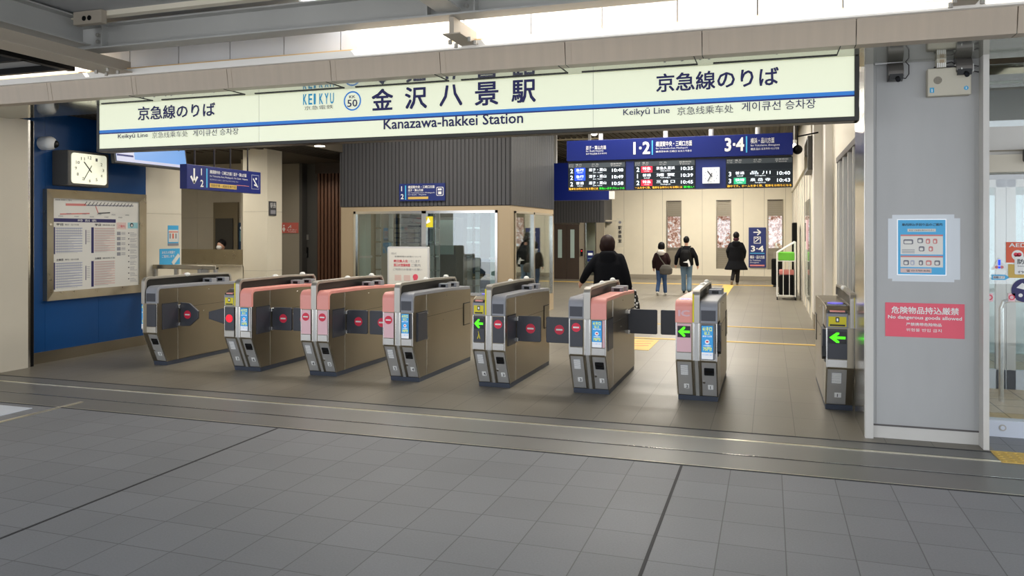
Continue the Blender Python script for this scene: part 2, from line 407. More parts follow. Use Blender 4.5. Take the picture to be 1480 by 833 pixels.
# ------------------------------------------------------------------ eave, soffit, canopy
b = B().box(-14, 4.2, 6.07, 6.9, 2.998, 3.06, 'soffit_mirror')
struct(b.build('ceiling_soffit'))
b = B()
joints = [-14, -10.3, -7.0, -5.92, -4.8, -3.70, -2.645, -1.555, -0.485, 0.59, 1.59, 2.7, 4.2]
for i in range(len(joints) - 1):
    b.prism([(6.07, 2.997), (6.04, 3.175), (6.20, 3.175), (6.20, 2.997)], joints[i] + 0.003, joints[i + 1] - 0.003, 'eave_tan')
for x in joints[1:-1]:
    b.box(x - 0.003, x + 0.003, 6.075, 6.19, 2.998, 3.17, 'dark_joint'); b.prism([(6.067, 2.9965), (6.037, 3.175), (6.20, 3.175), (6.20, 2.9965)], x + 0.004, x + 0.05, 'eave_tan')
struct(b.build('trim_eave'))
b = B().box(-14, 4.2, 5.99, 6.3, 3.175, 3.235, 'eave_white').box(-14, 4.2, 6.05, 6.3, 3.235, 3.262, 'eave_cream')
struct(b.build('trim_eave_flashing'))
b = B(); x = -14.0
while x < 4:
    b.box(x + 0.004, x + 0.598, 6.25, 6.3, 3.26, 4.7, 'upper_panel'); x += 0.605
b.box(-14, 4.2, 6.3, 6.34, 3.2, 4.7, 'dark_joint')
struct(b.build('wall_upper'))
# soffit seam line just before the big sign
b = B()
xs = [-6.7, -5.92, -4.8, -3.70, -2.645, -1.555, -0.485, 0.55]
for i in range(len(xs) - 1):
    b.box(xs[i] + 0.06, xs[i + 1] - 0.06, 6.375, 6.395, 2.992, 2.998, 'dark_joint')
    b.box(xs[i + 1] - 0.066, xs[i + 1] - 0.06, 6.08, 6.39, 2.993, 2.998, 'dark_joint')
struct(b.build('trim_soffit_seam'))
# canopy over the plaza
b = B().box(-18, 9, -1.2, 5.70, 3.62, 3.635, 'roof_gray')
b.box(-18, -9.2, 5.70, 6.32, 3.62, 3.635, 'roof_gray').box(-6.75, -3.80, 5.70, 6.32, 3.62, 3.635, 'roof_gray').box(1.25, 9, 5.70, 6.32, 3.62, 3.635, 'roof_gray')  # filler slabs added out of view to shape the sun patch
struct(b.build('ceiling_canopy_and_filler'))
def ibeam(b, F, L, h, w, m, t=0.014):        # runs along F.N from F.o (bottom centre)
    b.rect(F, -w / 2, 0, w / 2, t, m, 0, L); b.rect(F, -w / 2, h - t, w / 2, h, m, 0, L); b.rect(F, -t / 2, t, t / 2, h - t, m, 0, L)
b = B(); F = Fr((10, 5.65, 3.335), (0, -1, 0), (0, 0, 1))
F.N = Vector((-1, 0, 0)); F.U = Vector((0, 1, 0)); ibeam(b, F, 28, 0.225, 0.18, 'beam_gray')
for X in (-6.0, -2.35, 1.25):
    for dx in (-0.2, 0.2):
        b.box(X + dx - 0.007, X + dx + 0.007, 5.57, 5.73, 3.349, 3.546, 'beam_gray')
beam = tag(b.build('steel_beam'), 'long grey steel beam under the canopy running parallel to the big station sign', 'beam')
for X, lab in ((-6.0, 'grey cross beam of the canopy above the blue wall corner'), (-2.35, 'grey cross beam of the canopy above the middle of the big sign'), (1.25, 'grey cross beam of the canopy above the grey pillar')):
    root = thing('cross_beam', (X, 3, 3.19), lab, 'beam', 'canopy cross beams')
    b = B(); F = Fr((X, -1.0, 3.36), (1, 0, 0), (0, 0, 1)); F.N = Vector((0, 1, 0)); ibeam(b, F, 6.55, 0.24, 0.2, 'beam_gray'); b.build('beam_upper', root)
    yb = 5.6 if X > -3 else 3.0; w_ = .075 if X > -3 else .15; b = B().box(X - w_, X + w_, yb, 6.10, 3.195, 3.205, 'beam_tan').box(X - 0.02, X + 0.02, yb, 6.10, 3.205, 3.33, 'beam_tan')
    b.build('beam_lower', root)
    b = B()
    for k in range(2):
        for j in range(2):
            c = (X + 0.09 + k * 0.0, 5.75 + j * 0.12 + k * 0.04, 3.186)
            b.tube([(c[0] - 0.18 * k, c[1], 3.165), (c[0] - 0.18 * k, c[1], 3.2)], 0.016, 'steel', 6)
    for z in (3.41, 3.47):
        b.tube([(X + 0.12, 5.60, z), (X + 0.12, 5.655, z)], 0.018, 'steel_bright', 10)
    b.build('bolt', root)
    b = B().box(X + 0.07, X + 0.19, 5.63, 5.642, 3.37, 3.53, 'beam_gray'); b.build('splice_plate', root)
    b = B().box(X + 0.101, X + 0.42, 5.36, 5.42, 3.50, 3.615, 'beam_tan')
    F = FY(X + 0.18, 5.36, 3.5); b.disc(F, 0.045, 0.05, 0.022, 'black', -0.002, 0.004); b.disc(F, 0.105, 0.05, 0.022, 'black', -0.002, 0.004)
    b.build('holed_bracket', root)
# cream strip painted as a gap of light, and dark framed opening over the left edge
b = B().box(-18, 9, 5.42, 5.50, 3.575, 3.62, 'wall_cream'); tag(b.build('light_gap_strip'), 'cream strip painted for light under the canopy roof nearer than the long steel beam', 'light strip')
b = B().box(-11.5, -6.6, 4.95, 5.02, 3.28, 3.36, 'beam_tan').box(-11.5, -6.6, 5.45, 5.50, 3.26, 3.34, 'black').box(-6.66, -6.58, 4.95, 6.0, 3.26, 3.36, 'black').box(-11.5, -6.66, 5.9, 5.96, 3.26, 3.34, 'black').box(-11.5, -6.66, 5.5, 5.9, 3.32, 3.34, 'roof_gray')
tag(b.build('ceiling_hatch'), 'dark framed grey panel hung under the canopy above the beige side wall', 'ceiling panel')
# ------------------------------------------------------------------ left walls
b = B().box(-8.77, -8.57, 5.9, 7.14, 0, 3.02, 'wall_beige'); struct(b.build('wall_left'))
b = B().box(-8.75, -8.57, 7.14, 7.17, 0, 3.02, 'steel_bright').box(-8.75, -8.60, 7.17, 7.24, 0, 3.02, 'black').box(-8.75, -8.62, 7.24, 7.26, 0, 3.02, 'steel_bright'); struct(b.build('trim_left'))
b = B()
for y0, y1 in ((7.2, 7.50), (7.503, 8.33), (8.333, 9.18)): b.box(-8.85, -8.72, y0, y1, 0.14, 3.19, 'wall_blue')
b.box(-8.86, -8.724, 7.2, 9.18, 0, 3.19, 'seam'); struct(b.build('wall_blue'))
struct(B().box(-8.85, -8.70, 7.26, 9.18, 0, 0.14, 'steel_brown').build('baseboard_left'))
b = B()
for z0, z1 in ((0, 0.95), (0.953, 1.93), (1.933, 3.19)): b.box(-8.9, -8.72, 9.182, 9.91, z0, z1, 'wall_cream')
b.box(-12.5, -8.92, 9.8, 9.91, 0, 3.19, 'wall_cream'); struct(b.build('wall_left_white'))
b = B()
for z0, z1 in ((0, 0.94), (0.944, 2.03), (2.034, 3.19)): b.box(-9.25, -8.72, 12.1, 12.55, z0, z1, 'wall_cream')
b.box(-9.24, -8.73, 12.11, 12.54, 0, 3.19, 'seam'); struct(b.build('pillar_white'))
# ticket office recess
b = B()
xs = [-13.0, -12.4, -11.75, -11.15, -10.55]
for i in range(4):
    for z0, z1 in ((0, 1.03), (1.034, 1.98), (1.984, 3.19)): b.box(xs[i] + 0.002, xs[i + 1] - 0.002, 14.6, 14.7, z0, z1, 'wall_beige')
b.box(-13, -10.56, 14.62, 14.72, 0, 3.19, 'seam'); struct(b.build('wall_office_back')); struct(B().box(-10.6, -10.5, 13.8, 15.0, 0, 3.19, 'wall_beige').build('wall_office_side'))
b = B()
for i in range(3): b.box(-11.9 + i * 0.89, -11.9 + i * 0.89 + 0.885, 12.1, 12.2, 0, 1.02, 'wall_cream')
b.box(-11.9, -9.26, 12.05, 12.45, 1.02, 1.05, 'steel_bright'); tag(b.build('service_counter'), 'cream panelled service counter beside the white column', 'counter')
b = B().box(-11.9, -9.27, 12.12, 12.14, 1.05, 1.33, 'steel_frame'); tag(b.build('counter_screen'), 'brushed steel screen standing on the service counter', 'screen panel')
# door in the back wall of the ticket office
a0 = P(310, 293, Y=14.58); a1 = P(345, 400, Y=14.58)
b = B().box(a0.x, a1.x, 14.54, 14.6, 0, a0.z, 'steel_brown').box(a0.x + 0.07, a1.x - 0.12, 14.52, 14.55, 0, P(0, 318, Y=14.5).z - 0.0, 'clock_case'); struct(b.build('door_1'))
b = B(); F = FY(0, 14.59, 0); p0 = P(345.5, 322, Y=14.59); p1 = P(353, 362, Y=14.59)
b.rect(F, p0.x, p1.z, p1.x, p0.z, 'blue_door_wall', 0, 0.01); b.disc(F, (p0.x + p1.x) / 2, p0.z - 0.12, 0.035, 'poster_white', 0.01, 0.014); b.rect(F, p0.x + .03, p1.z + .2, p1.x - .03, p0.z - .18, 'ink_teal', 0.01, 0.013)
tag(b.build('notice_poster'), 'dark blue notice with a white figure behind the white column', 'poster')

# restroom corner behind the white column
struct(B().box(-10.6, -9.97, 15.0, 15.1, 0, 3.19, 'grey_wall').build('wall_restroom'))
b = B(); F = FY(0, 15.0, 0); q0 = P(406, 322, Y=15); q1 = P(431.5, 337, Y=15)
b.rect(F, q0.x, q1.z, q1.x, q0.z, 'restroom_pink', 0, 0.015); b.disc(F, q0.x + .09, (q0.z + q1.z) / 2 + .05, .018, 'white', .015, .02); b.poly(F, [(q0.x + .05, q1.z + .09), (q0.x + .09, q1.z + .02), (q0.x + .13, q1.z + .09), (q0.x + .09, q1.z + .14)], 'white', .015, .02)
b.line(F, q0.x + .2, q1.z + .11, q0.x + .27, q1.z + .17, .015, 'white', .015, .02); b.line(F, q0.x + .27, q1.z + .11, q0.x + .27, q1.z + .18, .015, 'white', .015, .02)
b.text(F, 'お手洗い', q0.x + .17, q1.z + .05, q1.x - .03, q1.z + .09, 'white', .018); b.text(F, 'Toilets', q0.x + .2, q1.z + .015, q1.x - .05, q1.z + .045, 'white', .018)
tag(b.build('restroom_sign'), 'salmon pink restroom sign on the grey wall past the white column', 'sign')
b = B().box(-9.97, -9.9, 15.0, 16.3, 0, 3.19, 'clock_case'); b.box(-9.9, -9.62, 15.2, 15.24, 0, 3.19, 'clock_case'); struct(b.build('wall_grey_panel'))
F = FY(0, 15.2, 0); b = B(); h = P(444, 365, Y=15.2); b.rrect(F, h.x - .03, h.z - .12, h.x + .03, h.z + .12, .02, 'black', 0, .02); b.rect(F, h.x - .012, h.z - .1, h.x + .012, h.z - .02, 'steel_bright', .02, .03)
tag(b.build('door_button'), 'black upright push plate on the dark grey panel by the restroom', 'door button')
h = P(444, 343, Y=15.2); b = B(); b.rect(F, h.x - .04, h.z - .06, h.x + .04, h.z + .06, 'steel', 0, .02); tag(b.build('intercom_plate'), 'small steel plate above the black push plate by the restroom', 'plate')
struct(B().box(-9.62, -9.35, 16.2, 16.25, 0, 2.0, 'wall_cream').box(-9.62, -9.35, 16.19, 16.25, 2.0, 2.2, 'orange_print').box(-9.62, -9.35, 16.19, 16.25, 2.2, 3.19, 'grey_wall').build('wall_passage'))
b = B(); x = -9.5
b.box(-9.55, -8.0, 15.06, 15.12, 0, 3.19, 'clad_groove')
while x < -8.0: b.box(x, x + 0.055, 15.0, 15.06, 0, 2.95, 'slat_brown'); x += 0.09
b.box(-9.55, -8.0, 14.98, 15.1, 2.95, 3.19, 'door_brown'); struct(b.build('wall_slats'))
# signs on the white column
p = P(389.5, 291, X=-8.7); p2 = P(399.5, 312, X=-8.7); b = B(); F = FX(-8.72, 0, 0)
b.rect(F, p.y, p2.z, p2.y, p.z, 'clad', 0, .02); b.text(F, '駅長', p.y + .02, p.z - .12, p2.y - .02, p.z - .03, 'white', .024); b.rect(F, p.y + .03, p2.z + .03, p2.y - .03, p.z - .16, 'ink_grey', .02, .023)
tag(b.build('column_notice'), 'small dark upright notice on the side of the white column', 'notice')
for (u0, v0, u1, v1, kind, lab) in ((244, 326, 259, 355, 'a', 'upper light blue notice on the white wall panel left of the service counter'), (232, 360, 261, 382, 'b', 'lower bright blue poster on the white wall panel left of the service counter')):
    p = P(u0, v0, X=-8.7); p2 = P(u1, v1, X=-8.7); b = B(); F = FX(-8.72, 0, 0); w = p2.y - p.y; h = p.z - p2.z
    b.rect(F, p.y, p2.z, p2.y, p.z, 'poster_cyan', 0, .006)
    if kind == 'a':
        b.rect(F, p.y + .05 * w, p2.z + .18 * h, p2.y - .05 * w, p.z - .22 * h, 'paper', .006, .009)
        for i in range(3): b.rect(F, p.y + (.12 + .28 * i) * w, p2.z + .35 * h, p.y + (.24 + .28 * i) * w, p2.z + .6 * h, 'ink_grey' if i != 1 else 'orange_print', .009, .011)
        b.rect(F, p.y, p2.z, p2.y, p2.z + .12 * h, 'ink_grey', .006, .01); b.rect(F, p.y + .05 * w, p2.z + .66 * h, p2.y - .05 * w, p2.z + .7 * h, 'orange_print', .009, .011)
    else:
        b.text(F, 'あなたの笑顔で', p.y + .1 * w, p.z - .32 * h, p.y + .75 * w, p.z - .14 * h, 'white_print', .009, .01); b.text(F, 'ご案内します。', p.y + .1 * w, p.z - .56 * h, p.y + .75 * w, p.z - .38 * h, 'white_print', .009, .01)
        b.line(F, p.y + .62 * w, p2.z + .05 * h, p.y + .95 * w, p2.z + .6 * h, .06, 'paper', .006, .012)
    tag(b.build('wall_poster'), lab, 'poster')
# low steel barrier
root = thing('barrier_gate', (-8.2, 9.35, 0), 'low stainless steel barrier gate between the blue wall and the first ticket gate', 'barrier')
b = B()
for x in (-8.70, -8.32, -7.90, -7.62): b.box(x, x + 0.05, 9.3, 9.35, 0, 1.15, 'steel')
b.box(-8.70, -7.57, 9.29, 9.36, 1.11, 1.17, 'steel_frame').box(-8.7, -7.57, 9.3, 9.35, 0.15, 0.2, 'steel'); b.build('frame', root, 0.006)
b = B().box(-7.9, -7.72, 9.31, 9.34, 0.2, 1.11, 'steel'); b.build('panel', root)
b = B(); F = FY(-8.14, 9.3, .93); b.rect(F, 0, 0, .1, .13, 'pink_light', 0, .004); b.ring(F, .028, .07, .012, .02, 'red', .006); b.ring(F, .072, .07, .012, .02, 'red', .006); b.build('notice', root)

# ------------------------------------------------------------------ ceilings of the concourse
b = B().box(-13, -7.84, 9.0, 29, 3.19, 3.24, 'ceiling_dark').box(-13, -7.84, 6.9, 9.0, 3.19, 3.24, 'ceiling_dark').box(-7.86, -7.8, 6.9, 13.2, 3.19, 4.25, 'ceiling_dark'); struct(b.build('ceiling_low'))
b = B()
y = 7.0
x = -8.65
while x < -7.9: b.box(x, x + 0.05, 6.9, 15, 3.165, 3.19, 'ceiling_slat'); x += 0.1
x = -12.8
while x < -8.8: b.box(x, x + 0.1, 10, 12.3, 3.17, 3.19, 'ceiling_dark'); x += 0.3
struct(b.build('ceiling_low_slats'))
struct(B().box(-13, 1.4, 6.9, 29, 4.22, 4.3, 'ceiling_dark').box(-14, 4.2, 6.6, 6.95, 3.06, 4.3, 'ceiling_dark').build('ceiling_high'))
b = B(); x = -7.6
while x < 0.9: b.box(x, x + 0.09, 14, 28, 4.19, 4.22, 'ceiling_slat'); x += 0.16
struct(b.build('ceiling_high_slats'))
struct(B().box(-14, -13, 6.9, 29, 0, 4.3, 'wall_cream').build('wall_outer_left'))
# ------------------------------------------------------------------ far wall with slot windows
FWY = 28.0
wins = [(963, 985), (1035, 1057), (1109, 1132)]
xs = [(P(a, 300, Y=FWY).x, P(c, 300, Y=FWY).x) for a, c in wins]
ztop = P(1000, 290, Y=FWY).z; zbot = P(1000, 388, Y=FWY).z
b = B(); e = -14.0
for (a, c) in xs:
    b.box(e, a, FWY, FWY + .3, 0, 4.22, 'wall_cream'); b.box(a, c, FWY, FWY + .3, 0, zbot, 'wall_cream'); b.box(a, c, FWY, FWY + .3, ztop, 4.22, 'wall_cream'); e = c
b.box(e, 2.0, FWY, FWY + .3, 0, 4.22, 'wall_cream')
x = -5.0
while x < .9:
    if not any(a - .03 < x < c + .03 for a, c in xs): b.box(x, x + .008, FWY - .002, FWY, .15, 4.2, 'seam')
    x += 0.69
struct(b.build('wall_far'))
struct(B().box(-14, 1.0, FWY - .03, FWY, 0, .14, 'grey_wall').build('baseboard_far'))
for i, (a, c) in enumerate(xs):
    zt = P(1000, 313, Y=FWY).z; zb = P(1000, 358, Y=FWY).z
    r = thing('slot_window', ((a + c) / 2, FWY + .05, zbot), ['tall slot window on the far wall nearest the kiosk corner', 'tall slot window on the far wall between the two walking figures in black', 'tall slot window on the far wall right of the platform 3 and 4 sign'][i], 'window', 'slot windows in the far wall')
    bb = B().box(a, a + .04, FWY - .02, FWY + .1, zbot, ztop, 'steel_brown').box(c - .04, c, FWY - .02, FWY + .1, zbot, ztop, 'steel_brown').box(a + .04, c - .04, FWY, FWY + .08, zt, zt + .05, 'steel_brown').box(a + .04, c - .04, FWY, FWY + .08, zb - .05, zb, 'steel_brown').box(a, c, FWY - .02, FWY + .1, ztop - .03, ztop, 'door_brown')
    bb.build('window_frame', r)
    for nm, z0, z1 in (('upper_louvre', zt + .05, ztop - .03), ('lower_louvre', zbot, zb - .05)):
        bb = B().box(a + .04, c - .04, FWY + .05, FWY + .07, z0, z1, 'steel_brown'); z = z0 + .02
        while z < z1 - .04: bb.box(a + .04, c - .04, FWY + .02, FWY + .05, z, z + .03, 'grey_wall'); z += .07
        bb.build(nm, r)
    B().box(a + .04, c - .04, FWY + .04, FWY + .05, zb, zt, 'glass_clear').build('pane', r)
B_ = B().box(-5, 1.5, FWY + 1.2, FWY + 1.3, 0, 4, 'street_view'); tag(B_.build('outside_trees'), 'reddish winter branches seen through the far slot windows', 'trees')['kind'] = 'stuff'
# platform 3 4 upright sign
p0 = P(1082, 329, Y=FWY - .05); p1 = P(1107, 387, Y=FWY - .05); F = FY(p0.x, FWY - .05, p1.z); W = p1.x - p0.x; H = p0.z - p1.z
b = B().rect(F, 0, 0, W, H, 'panel_blue', -.04, 0)
b.line(F, .28 * W, .88 * H, .68 * W, .88 * H, .04, 'white', 0, .006); b.line(F, .5 * W, .95 * H, .7 * W, .88 * H, .04, 'white', 0, .006); b.line(F, .5 * W, .81 * H, .7 * W, .88 * H, .04, 'white', 0, .006)
b.rect(F, .3 * W, .60 * H, .7 * W, .77 * H, 'white', 0, .006); b.rect(F, .34 * W, .615 * H, .66 * W, .755 * H, 'panel_blue', .006, .009); b.line(F, .38 * W, .64 * H, .62 * W, .73 * H, .03, 'white', .009, .012); b.disc(F, .42 * W, .73 * H, .02, 'white', .009, .012); b.disc(F, .52 * W, .745 * H, .02, 'white', .009, .012)
b.text(F, '3·4', .14 * W, .40 * H, .86 * W, .54 * H, 'white', .008, .03); b.rect(F, .08 * W, .345 * H, .92 * W, .365 * H, 'poster_cyan', 0, .006)
b.text(F, '横浜・品川方面', .08 * W, .22 * H, .92 * W, .30 * H, 'white', .008, .02); b.text(F, 'for Yokohama', .08 * W, .16 * H, .7 * W, .2 * H, 'white', .008); b.text(F, 'Shinagawa', .08 * W, .10 * H, .6 * W, .14 * H, 'white', .008); b.rect(F, .08 * W, .03 * H, .92 * W, .07 * H, 'ink_red', 0, .006)
tag(b.build('platform_sign'), 'upright navy sign with arrow, escalator symbol and 3·4 on the far wall', 'sign')

# ------------------------------------------------------------------ kiosk at the far left with brown double doors
KY = 26.6
kx1 = P(893, 300, Y=KY).x; kxc = P(870, 300, Y=KY - .0).x
zc = P(850, 322, Y=KY).z
b = B().box(-12, kxc, KY, KY + .1, zc, 4.22, 'clad').box(kxc, kxc + .08, KY, FWY, zc, 4.22, 'clad')
x = -8.4
while x < kxc: b.box(x, x + .02, KY - .01, KY, zc, 4.2, 'clad_groove'); x += .1
d0 = P(801, 325, Y=KY); d1 = P(837, 325, Y=KY)
b.box(-12, d0.x, KY, KY + .1, 0, zc, 'grey_wall').box(d1.x, P(845, 0, Y=KY).x, KY, KY + .1, 0, zc, 'grey_wall').box(P(862, 0, Y=KY).x, kxc + .08, KY, KY + .1, 0, zc, 'grey_wall').box(kxc, kxc + .08, KY, FWY, 0, .9, 'grey_wall')
b.box(P(845, 0, Y=KY).x, P(862, 0, Y=KY).x, KY, KY + .1, 0, .15, 'grey_wall')
struct(b.build('wall_kiosk'))
r = thing('double_door', ((d0.x + d1.x) / 2, KY, 0), 'brown double doors with slim glass strips beyond the glazed office', 'door')
wd = (d1.x - d0.x) / 2
B().box(d0.x - .03, d1.x + .03, KY + .0, KY + .08, zc - .06, zc, 'steel_bright').build('door_frame', r)
for k in range(2):
    x0 = d0.x + k * wd; bb = B().box(x0 + .005, x0 + wd - .005, KY + .01, KY + .06, 0, zc - .06, 'door_brown'); o = bb.build('door_leaf', r)
    bb = B(); F = FY(x0, KY + .01, 0); bb.rect(F, wd * .3, .75, wd * .62, 1.75, 'pale_green', 0, .01); bb.build('door_glass', o)
b = B(); g0 = P(845, 0, Y=KY).x; g1 = P(862, 0, Y=KY).x
b.box(g0, g0 + .04, KY - .02, KY + .1, .15, zc, 'steel_bright').box(g1 - .04, g1, KY - .02, KY + .1, .15, zc, 'steel_bright').box(g0 + .04, g1 - .04, KY + .03, KY + .05, .15, zc, 'glass')
struct(b.build('window_kiosk'))
F = FY(P(849, 0, Y=KY).x, KY - .02, P(0, 368, Y=KY).z); b = B().rect(F, 0, 0, .22, .38, 'panel_blue', 0, .02).rect(F, .03, .22, .19, .3, 'poster_white', .02, .024).rect(F, .03, .1, .19, .12, 'ink_teal', .02, .024)
tag(b.build('kiosk_poster'), 'small navy poster on the kiosk glass beside the brown double doors', 'poster')
F = FY(P(838.5, 0, Y=KY).x, KY - .0, P(0, 362, Y=KY).z); b = B().rect(F, .02, 0, .1, .25, 'screen_black', 0, .03).disc(F, .06, .18, .02, 'red_led', .03, .034); tag(b.build('call_button_panel'), 'black call button panel beside the brown double doors', 'button panel')
p0 = P(891, 316, Y=KY + .2); p1 = P(901, 358, Y=KY + .2); F = FY(p0.x, KY + .2, p1.z); W = p1.x - p0.x; H = p0.z - p1.z
b = B().rect(F, 0, 0, W, H, 'box_beige', -.06, 0).rect(F, kxc + .08 - p0.x, H * .9, 0, H * .95, 'box_beige', -.04, -.02); b.disc(F, W / 2, H * .87, .05, 'grey_text', 0, .006)
for i, ch in enumerate('駅事務室'): b.text(F, ch, W * .25, H * (.62 - i * .15), W * .75, H * (.74 - i * .15), 'dark_ink', .008, .02)
tag(b.build('projecting_sign'), 'slim beige upright sign with dark vertical characters at the kiosk corner', 'sign')
# blue hanging sign far behind the office corner
SY = 17.5
p0 = P(770, 237, Y=SY); p1 = P(880, 289, Y=SY); r = thing('hanging_sign', ((p0.x + p1.x) / 2, SY, p1.z), 'plain back of a blue hanging sign beyond the dark office cladding', 'sign')
B().box(p0.x, p1.x, SY, SY + .2, p1.z, p0.z, 'sign_blue').build('sign_panel', r)
[B().box(q, q + .06, SY + .07, SY + .13, p0.z, 4.22, 'pole_grey').build('hanger_rod', r) for q in (p0.x + .5, p1.x - .5)]
B().box(p1.x, p1.x + .1, SY + .02, SY + .18, p1.z + .02, p1.z + .2, 'lamp_white').build('end_bracket', r)
struct(B().box(-8.4, P(880, 0, Y=20.5).x - .3, 20.5, 20.7, P(0, 238, Y=21.5).z, 4.22, 'wall_cream').build('lintel_far'))

# ------------------------------------------------------------------ glazed station office
OX0, OX1, OY0, OY1 = -7.84, -4.40, 13.2, 16.13
b = B().box(OX0, OX1, OY0 + .02, OY1, 2.16, 4.22, 'clad')
x = OX0
while x < OX1 - .02: b.box(x + .01, x + .068, OY0 - .012, OY0 + .02, 2.14, 4.22, 'clad'); x += .078
b.box(OX0, OX1, OY0, OY0 + .02, 2.13, 4.22, 'clad_groove'); b.box(OX1 - .02, OX1 + .012, OY0 - .012, OY1, 2.14, 4.22, 'clad_groove')
y = OY0
while y < OY1 - .05: b.box(OX1, OX1 + .02, y, y + .062, 2.14, 4.22, 'clad_side_shade'); y += .078
b.box(OX0 - .02, OX0 + .02, OY0 - .012, OY1, 2.14, 4.22, 'clad'); struct(b.build('wall_office_cladding'))
b = B()
b.box(OX0, OX0 + .28, OY0, OY0 + .2, 0, 2.14, 'wall_tan').box(OX1 - .24, OX1, OY0, OY0 + .2, 0, 2.14, 'wall_tan').box(OX0 + .28, OX1 - .24, OY0, OY0 + .1, 2.05, 2.14, 'wall_tan').box(OX0 + .28, OX1 - .24, OY0, OY0 + .12, 0, .5, 'wall_tan')
struct(b.build('wall_office_front')); b = B()
b.box(OX0, OX0 + .1, OY0 + .2, OY1, 0, 2.14, 'wall_tan'); struct(b.build('wall_office_left')); b = B()
b.box(OX1 - .1, OX1, OY0 + .2, OY1, 0, .35, 'wall_tan').box(OX1 - .1, OX1, OY0 + .2, OY1, 2.04, 2.14, 'wall_tan').box(OX1 - .1, OX1, OY1 - .1, OY1, .35, 2.04, 'wall_tan')
struct(b.build('wall_office_right'))
struct(B().box(OX0 + .1, OX1 - .1, OY1 - .1, OY1, 0, 2.14, 'office_wall').build('wall_office_rear')); struct(B().box(OX0 + .1, OX1 - .1, OY0 + .1, OY1 - .1, 0, .02, 'office_dark').build('floor_office')); struct(B().box(OX0, OX1, OY0, OY1, 2.14, 2.155, 'office_dark').build('ceiling_office'))
xm = P(613, 0, Y=OY0).x
b = B()
for x0, x1 in ((OX0 + .28, xm), (xm, OX1 - .24)):
    b.box(x0, x0 + .045, OY0 - .02, OY0 + .06, .5, 2.05, 'steel_bright').box(x1 - .045, x1, OY0 - .02, OY0 + .06, .5, 2.05, 'steel_bright').box(x0, x1, OY0 - .02, OY0 + .06, 2.0, 2.05, 'steel_bright').box(x0, x1, OY0 - .02, OY0 + .06, .5, .55, 'steel_bright')
struct(b.build('window_1'))
struct(B().box(OX0 + .3, OX1 - .26, OY0 + .02, OY0 + .03, .55, 2.0, 'glass').build('window_2'))
b = B(); ym = P(771, 0, X=OX1).y
for y0, y1 in ((OY0 + .25, ym), (ym, OY1 - .1)): b.box(OX1 - .05, OX1 + .02, y0, y0 + .04, .35, 2.04, 'steel_bright').box(OX1 - .05, OX1 + .02, y1 - .04, y1, .35, 2.04, 'steel_bright').box(OX1 - .05, OX1 + .02, y0, y1, 2.0, 2.04, 'steel_bright')
b.box(OX1 - .02, OX1 - .01, OY0 + .25, OY1 - .1, .35, 2.0, 'glass'); struct(b.build('window_3'))
# inside the office
def inside(name, x0, x1, y0, y1, z0, z1, m, lab, cat, extra=None):
    r = thing(name, ((x0 + x1) / 2, (y0 + y1) / 2, z0), lab, cat); B().box(x0, x1, y0, y1, z0, z1, m).build('body', r, .005)
    if extra: extra(r)
    return r
for u, lab in ((524, 'pale green upright standing in for a reflection in the office window, leftmost'), (720, 'pale green upright standing in for a reflection near the right office window corner')):
    x = P(u, 0, Y=13.6).x; b = B().box(x - .12, x + .12, 13.5, 13.72, .02, 2.13, 'pale_green').box(x - .14, x + .14, 13.48, 13.74, 1.15, 1.19, 'pale_plate'); tag(b.build('window_reflection'), lab, 'reflection')  # solid uprights added in place of reflections in the glass
for u, w, lab in ((548, .05, 'thin cream post left of the dark shelf unit in the office'), (566, .04, 'thin steel post beside the dark shelf unit in the office'), (625, .04, 'thin cream post just right of the middle window bar'), (634, .03, 'white narrow pole right of the yellow sticker in the office'), (680, .05, 'ribbed metal pole in the right half of the office window'), (691, .04, 'cream pole next to the ribbed metal pole in the office')):
    x = P(u, 0, Y=14.2).x; b = B().box(x - w, x + w, 14.15, 14.2, .02, 2.13, 'pale_plate' if u != 680 else 'steel')
    for k in range(5): b.box(x - w - .01, x + w + .01, 14.14, 14.16, .6 + k * .28, .63 + k * .28, 'steel_bright')
    tag(b.build('office_pole'), lab, 'pole')
def shelf_extra(r):
    for k in range(6):
        z = 1.25 + k * .1; B().box(r.location.x - .28, r.location.x + .28, 14.66, 14.7, z, z + .07, 'steel_brown').build('tray', r)
x = P(592, 0, Y=14.8).x; inside('shelf_unit', x - .33, x + .33, 14.7, 15.1, .02, 1.95, 'office_dark', 'dark rack of trays seen through the left office window', 'rack', shelf_extra)
x = P(648, 0, Y=14.8).x
def scr(r): B().box(r.location.x - .2, r.location.x + .2, 14.58, 14.6, 1.2, 1.9, 'pale_green').build('cover', r)
inside('equipment_cabinet', x - .25, x + .25, 14.6, 15.0, .02, 1.95, 'clock_case', 'grey equipment cabinet seen through the right office window', 'cabinet', scr)
x = P(700, 0, Y=14.6).x
b = B().box(x - .35, x + .35, 14.45, 15.0, .7, .74, 'wall_tan').box(x - .33, x + .33, 14.5, 14.95, .02, .7, 'office_dark'); tag(b.build('office_desk'), 'desk behind the right office window', 'desk')
b = B().box(x - .25, x + .2, 14.6, 14.64, .82, 1.12, 'blue_door_wall').box(x - .04, x + .02, 14.64, 14.68, .74, .95, 'office_dark'); tag(b.build('office_monitor'), 'blue grey computer monitor on the office desk', 'monitor')
for k, (u, lab) in enumerate(((782, 'dark office chair back seen through the side window'),)):
    b = B().loft([(-4.85, 15.0, .45, .2, .2), (-4.85, 15.0, .95, .22, .1), (-4.85, 15.05, 1.5, .18, .07)], 'office_dark').box(-4.89, -4.81, 14.97, 15.03, .02, .45, 'office_dark'); tag(b.build('office_chair'), lab, 'chair')
